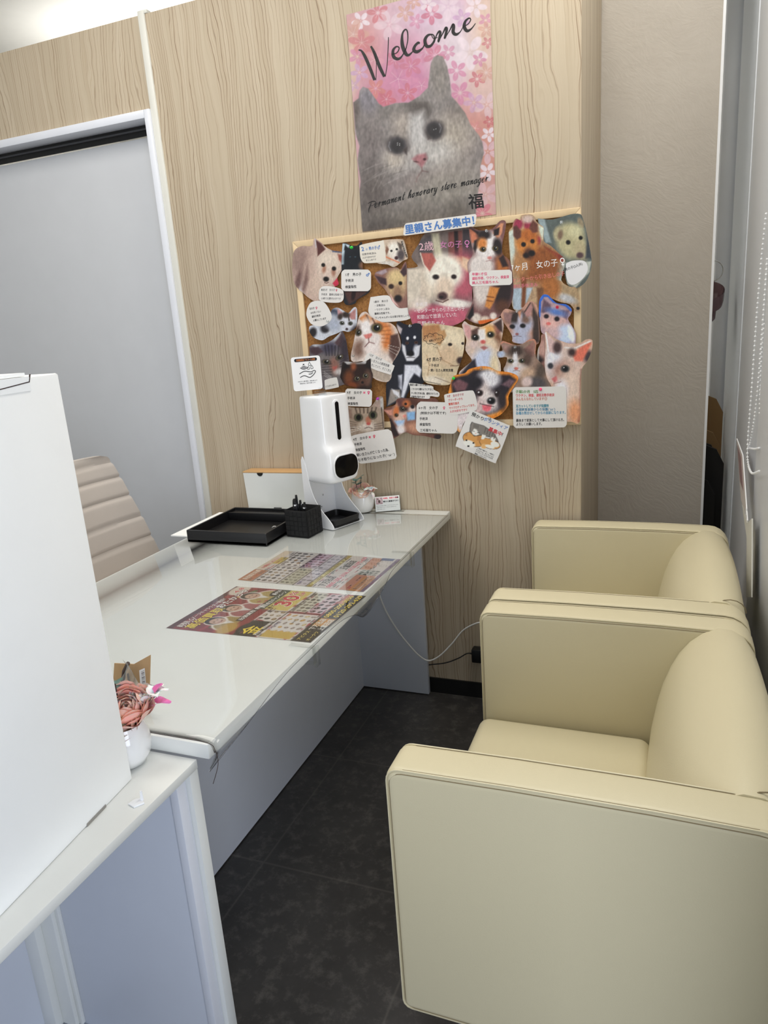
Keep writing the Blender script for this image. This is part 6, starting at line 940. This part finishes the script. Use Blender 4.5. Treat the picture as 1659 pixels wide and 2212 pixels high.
# push pins
def pin(cr, x, y, m, label):
    c = at('y', -.0205-LAY[0]*.00042, cr[0]+x*cr[2], cr[1]+y*cr[2]); M4 = Matrix.Translation(c) @ Matrix.Rotation(pi/2, 4, 'X')
    o = B().lathe([(.0048, 0), (.005, .001), (.0025, .002), (.0022, .006), (.0035, .007), (.0038, .0085), (.003, .0095)], (0, 0, 0), 16, M4).build('push_pin', M[m]); tag(o, label, 'push pin', 'push pins on the board')
pin(A_, 682, 462, 'ping', 'green push pin above the black cat photo'); pin(D_, 190, 555, 'ping', 'green push pin on the ear of the orange edged puppy'); pin(D_, 1078, 667, 'pinp', 'pink push pin at the top of the largest white note'); pin(C_, 958, 786, 'pinv', 'violet push pin on the ear of the wide eyed tabby')
for cr, x, y, l_ in ((B_, 1293, 190, 'clear push pin above the pale dog at the upper right'), (B_, 840, 1100, 'clear push pin over the tabby and white kitten'), (B_, 820, 1468, 'clear push pin on the tabby kitten with folded paws'), (B_, 527, 278, 'clear push pin on the head of the sitting calico cat'), (A_, 1297, 1288, 'clear push pin on the head of the black and white dog'), (C_, 700, 336, 'clear push pin left of the orange and white cat face'), (D_, 560, 968, 'clear push pin on the tilted card with the drawing'), (C_, 1155, 775, 'clear push pin on the two hugging kittens'), (D_, 472, 455, 'clear push pin above the head of the orange edged puppy'), (A_, 432, 1240, 'clear push pin on the round note')): pin(cr, x, y, 'pinc', l_)

# ------------------------------------------------------------------ flyers on the desk (picture units: u along the reading direction, v down)
def flyer(name, c00, c10, c01, W_, H_, fn, texts, label, nu, nv, extra=None):
    """c00 top left, c10 top right, c01 bottom left as (x, y) on the desk"""
    a = Vector((*c00, 0)); eu = (Vector((*c10, 0))-a)/W_; ev = (Vector((*c01, 0))-a)/H_
    pr = Print(lambda p, h: a+eu*p[0]+ev*p[1]+Vector((0, 0, H-.0012+h)))
    pr.grid(0, W_, 0, H_, nu, nv, lambda P: (lambda c_: c_*.8+.2*c_.mean(1)[:, None])(fn(P)), .0004, .80)
    for t_ in texts: pr.text(t_[0], t_[1], t_[2], t_[3], t_[4], h=t_[6] if len(t_) > 6 else .0007, gain=.95, **t_[5])
    return tag(pr.build(name), label, 'flyer', 'flyers under the desk mat')
rn = random.Random(5); YEL, RD, DK = (232, 204, 60), (190, 40, 56), (44, 36, 34)
def items(u0, u1, v0, v1, nu, nv, cols, bg):
    o = [('p', [(u0, v0), (u1, v0), (u1, v1), (u0, v1)], bg, .6)]
    for i in range(nu):
        for j in range(nv):
            cx = u0+(i+.5)*(u1-u0)/nu; cy = v0+(j+.5)*(v1-v0)/nv; r = min((u1-u0)/nu, (v1-v0)/nv)*.34; c_ = rn.choice(cols)
            o.append(('e', cx, cy, r*rn.uniform(.8, 1.3), r*rn.uniform(.6, 1), rn.uniform(0, 90), c_, .15)); o.append(('e', cx+r*.1, cy-r*.1, r*.4, r*.3, 0, tuple(min(255, q+50) for q in c_), .3))
    return o
def man(x, y, s, jc):
    return [('e', x, y+16*s, 19*s, 16*s, 0, (236, 226, 214), .05), ('e', x, y+17*s, 17*s, 15*s, 0, jc, .05), ('p', [(x-6*s, y+6*s), (x+6*s, y+6*s), (x, y+22*s)], (226, 222, 216), .5), ('e', x, y, 10.5*s, 12*s, 0, (236, 226, 214), .05), ('e', x, y-1*s, 8.6*s, 10*s, 0, (34, 28, 28), .05), ('e', x, y+2*s, 7*s, 8.2*s, 0, (214, 170, 144), .08), ('l', [(x-3*s, y+5*s), (x, y+6.2*s), (x+3*s, y+5*s)], 1.2*s, (150, 70, 66), .4), ('e', x-2.6*s, y, .9*s, .8*s, 0, (30, 24, 24), .2), ('e', x+2.6*s, y, .9*s, .8*s, 0, (30, 24, 24), .2)]+[('e', x+a*s, y+b*s, 2.2*s, 1.6*s, 20, (190, 70, 80), .2) for a, b in ((-12, 18), (-9, 24), (11, 20), (9, 27), (-14, 26))]
# flyer with the red top: 100 x 138 units
R0 = [('p', [(0, 0), (100, 0), (100, 58), (0, 58)], (146, 28, 44), .6)]+[('p', [(50, 40), (50+90*cos(a), 40+90*sin(a)), (50+90*cos(a+.09), 40+90*sin(a+.09))], (176, 44, 58), .5) for a in np.linspace(0, 6.2, 22)]+[('p', [(0, 0), (100, 0), (100, 6), (0, 6)], (86, 20, 40), .5), ('e', 92, 10, 14, 9, 0, (226, 210, 190), .1), ('e', 12, 40, 5, 2.4, 40, (90, 116, 66), .2), ('e', 90, 26, 5, 2.4, 20, (90, 116, 66), .2), ('e', 26, 30, 2, 2, 0, (226, 190, 90), .2), ('e', 76, 20, 2, 2, 0, (226, 190, 90), .2)]
R0 += man(22, 34, .9, (176, 146, 74))+man(50, 31, .9, (176, 92, 96))+man(80, 30, .9, (190, 162, 84))+[('p', [(0, 56), (62, 56), (62, 66), (0, 66)], (156, 30, 42), .6), ('p', [(26, 51), (54, 51), (54, 57), (26, 57)], (30, 26, 26), .6), ('p', [(54, 60), (100, 60), (100, 84), (54, 84)], (226, 200, 96), .6), ('p', [(54, 53), (100, 53), (100, 61), (54, 61)], (50, 76, 60), .6), ('e', 92, 50, 9, 5, 0, (30, 30, 32), .08), ('e', 14, 75, 15, 12, 0, (26, 22, 22), .05), ('p', [(0, 66), (30, 66), (30, 86), (0, 86)], (26, 22, 22), .6), ('e', 10, 54, 12, 8, 0, (206, 160, 60), .2)]
R0 += items(32, 54, 66, 86, 3, 3, [(150, 120, 80), (170, 150, 120), (60, 50, 50)], (226, 216, 206))+items(2, 50, 88, 118, 6, 5, [(206, 176, 110), (176, 146, 100), (150, 130, 120), (206, 150, 60)], (226, 220, 214))+items(54, 98, 86, 102, 7, 3, [(60, 50, 50), (96, 80, 60), (120, 110, 100)], (206, 202, 180))+items(54, 98, 104, 118, 6, 2, [(70, 40, 44), (40, 34, 40), (110, 60, 60)], (222, 198, 206))
R0 += [('p', [(0, 120), (100, 120), (100, 138), (0, 138)], (40, 36, 30), .6), ('p', [(2, 90), (14, 90), (14, 118), (2, 118)], (220, 180, 70), .6), ('p', [(78, 120), (100, 120), (100, 126), (78, 126)], (206, 110, 96), .6), ('p', [(30, 122), (46, 122), (46, 136), (30, 136)], (226, 150, 40), .5), ('l', [(0, 86.8), (100, 86.8)], 1, (60, 50, 50), .5), ('l', [(52, 60), (52, 118)], 1, (90, 70, 70), .5)]
for i in range(60): u = rn.uniform(2, 96); v = rn.choice((68, 71, 88, 90, 103, 118, 119.5)); R0.append(('l', [(u, v), (u+rn.uniform(2, 6), v)], .9, rn.choice(((60, 50, 60), (196, 50, 70), (90, 80, 90))), .4))
T0 = []
def ot(t, x, y, s, col, oc, wd, b=.03, ob=.10): T0.append((t, x, y, s, oc, dict(width=wd, bold=ob), .0006)); T0.append((t, x+.15, y, s, col, dict(width=wd*.985, bold=b), .0008))
ot('創業祭 イメージキャラクター就任!!', 4, 11, 5, (236, 226, 220), (60, 10, 20), 66); ot('ワクワク', 4, 15.5, 6, (240, 236, 230), (60, 10, 20), 18)
ot('高価買取', 3, 24.5, 11.5, YEL, (30, 16, 16), 45); ot('おたからや', 48, 20.5, 9.5, (244, 240, 236), (24, 16, 16), 44)
ot('4.8', 84, 12, 7, (206, 60, 70), (240, 230, 226), 13); ot('買取成立キャンペーン', 56, 59.3, 5.2, (236, 232, 226), (30, 50, 40), 40)
ot('30', 62, 79, 21, RD, (244, 238, 230), 24, .05, .10); ot('%', 88, 71, 9, RD, (244, 238, 230), 9); ot('UP', 88, 79, 6, RD, (244, 238, 230), 9); ot('最大 買取金額', 55, 66.5, 5, (60, 30, 20), (236, 220, 150), 30); ot('最大30', 86, 52, 5, (240, 240, 236), (20, 20, 20), 12)
ot('金', 3, 83, 17, YEL, (20, 16, 16), 16); ot('貴金属・相場高騰中', 3, 86, 3.4, (236, 230, 220), (20, 16, 16), 26); ot('出張買取 無料', 27, 56, 5, (240, 236, 230), (30, 26, 26), 36)
ot('時計', 55, 90, 4, (50, 40, 40), (230, 226, 210), 12); ot('ブランドバッグ', 56, 107, 4, (150, 40, 80), (236, 226, 230), 26); ot('ジュエリー', 16, 92, 4, (60, 50, 120), (236, 230, 230), 20)
ot('0800-200-3036', 47, 127.5, 6.6, YEL, (26, 22, 18), 50); ot('0120-292-629', 49, 135.5, 6.6, YEL, (26, 22, 18), 50); ot('下万呂店', 22, 128, 6, (240, 236, 226), (26, 22, 18), 22, .03, .05); ot('上富田店', 22, 135.5, 6, (240, 236, 226), (26, 22, 18), 22, .03, .05); ot('アピタス', 2, 127, 4, (220, 200, 110), (26, 22, 18), 17); ot('オークワ', 2, 135, 4, (220, 200, 110), (26, 22, 18), 17)
flyer('flyer', (-.828, -1.093), (-.810, -.816), (-.451, -1.090), 100, 138, lambda P: paint(P, (222, 214, 206), R0, 0), T0, 'flyer with a dark red top and a big red 30, nearer the camera', 190, 250)
# flyer mostly of grey item tables
R1 = [('p', [(0, 0), (100, 0), (100, 138), (0, 138)], (214, 206, 200), .6), ('p', [(0, 0), (34, 0), (34, 16), (0, 16)], (206, 120, 76), .6), ('p', [(36, 0), (100, 0), (100, 10), (36, 10)], (226, 206, 180), .6), ('p', [(56, 8), (78, 8), (78, 18), (56, 18)], (214, 186, 70), .5), ('p', [(0, 78), (100, 78), (100, 83), (0, 83)], (176, 150, 60), .5), ('p', [(0, 112), (48, 112), (48, 132), (0, 132)], (206, 140, 116), .5), ('p', [(0, 122), (40, 122), (40, 136), (0, 136)], (214, 140, 76), .5), ('p', [(60, 108), (98, 108), (98, 120), (60, 120)], (214, 150, 120), .5), ('p', [(92, 118), (100, 118), (100, 132), (92, 132)], (70, 96, 150), .5), ('p', [(0, 134), (100, 134), (100, 138), (0, 138)], (120, 100, 130), .4)]
R1 += items(2, 50, 18, 44, 6, 4, [(50, 44, 50), (120, 100, 84), (60, 60, 80), (160, 130, 90)], (216, 210, 206))+items(52, 98, 18, 40, 6, 3, [(60, 50, 50), (150, 100, 60), (60, 56, 70)], (220, 214, 210))+items(2, 48, 46, 62, 6, 3, [(110, 104, 84), (130, 124, 104), (70, 66, 60)], (190, 188, 164))+items(52, 98, 44, 62, 6, 3, [(60, 30, 40), (40, 34, 40), (120, 50, 60)], (196, 164, 186))+items(2, 98, 64, 76, 10, 2, [(120, 120, 130), (150, 140, 150), (70, 60, 90)], (206, 198, 206))+items(44, 60, 112, 132, 3, 4, [(70, 90, 90), (60, 60, 60), (120, 130, 130)], (190, 190, 180))+items(4, 40, 124, 134, 8, 2, [(110, 80, 70), (150, 110, 90)], (206, 150, 110))
for v in (17, 45, 63, 77): R1.append(('l', [(0, v), (100, v)], 1, (80, 70, 76), .5))
R1.append(('l', [(51, 16), (51, 78)], 1, (80, 70, 76), .5))
for i in range(110): u = rn.uniform(2, 94); v = rn.choice((12, 14, 85, 87, 101, 103, 105, 108, 119, 121)); R1.append(('l', [(u, v), (u+rn.uniform(2, 6), v)], .9, rn.choice(((60, 50, 60), (196, 60, 70), (60, 110, 110), (90, 80, 90))), .4))
T0 = []
ot('高価買取実績', 2, 9, 7, (236, 220, 200), (150, 60, 30), 30); ot('お電話ください', 38, 8, 5, (196, 60, 70), (240, 230, 220), 36); ot('幅広く買取いたします', 4, 82, 3.8, (240, 230, 160), (70, 50, 30), 84)
ot('下万呂店', 3, 95, 8.5, (30, 26, 30), (230, 222, 218), 30, .03, .05); ot('上富田店', 54, 95, 8.5, (30, 26, 30), (230, 222, 218), 30, .03, .05); ot('0800-200-3036', 2, 102, 7, (200, 50, 90), (236, 228, 224), 47); ot('0120-292-629', 53, 102, 7, (200, 50, 90), (236, 228, 224), 45)
ot('時計', 54, 51, 4, (130, 40, 90), (230, 210, 226), 10); ot('切手', 3, 68, 4, (60, 50, 110), (230, 222, 230), 10); ot('お酒', 54, 22, 4, (60, 50, 50), (230, 224, 218), 10)
flyer('flyer', (-.835, -.770), (-.826, -.513), (-.451, -.789), 100, 138, lambda P: paint(P, (214, 206, 200), R1, 0), T0, 'flyer of small item tables, farther from the camera', 190, 250)
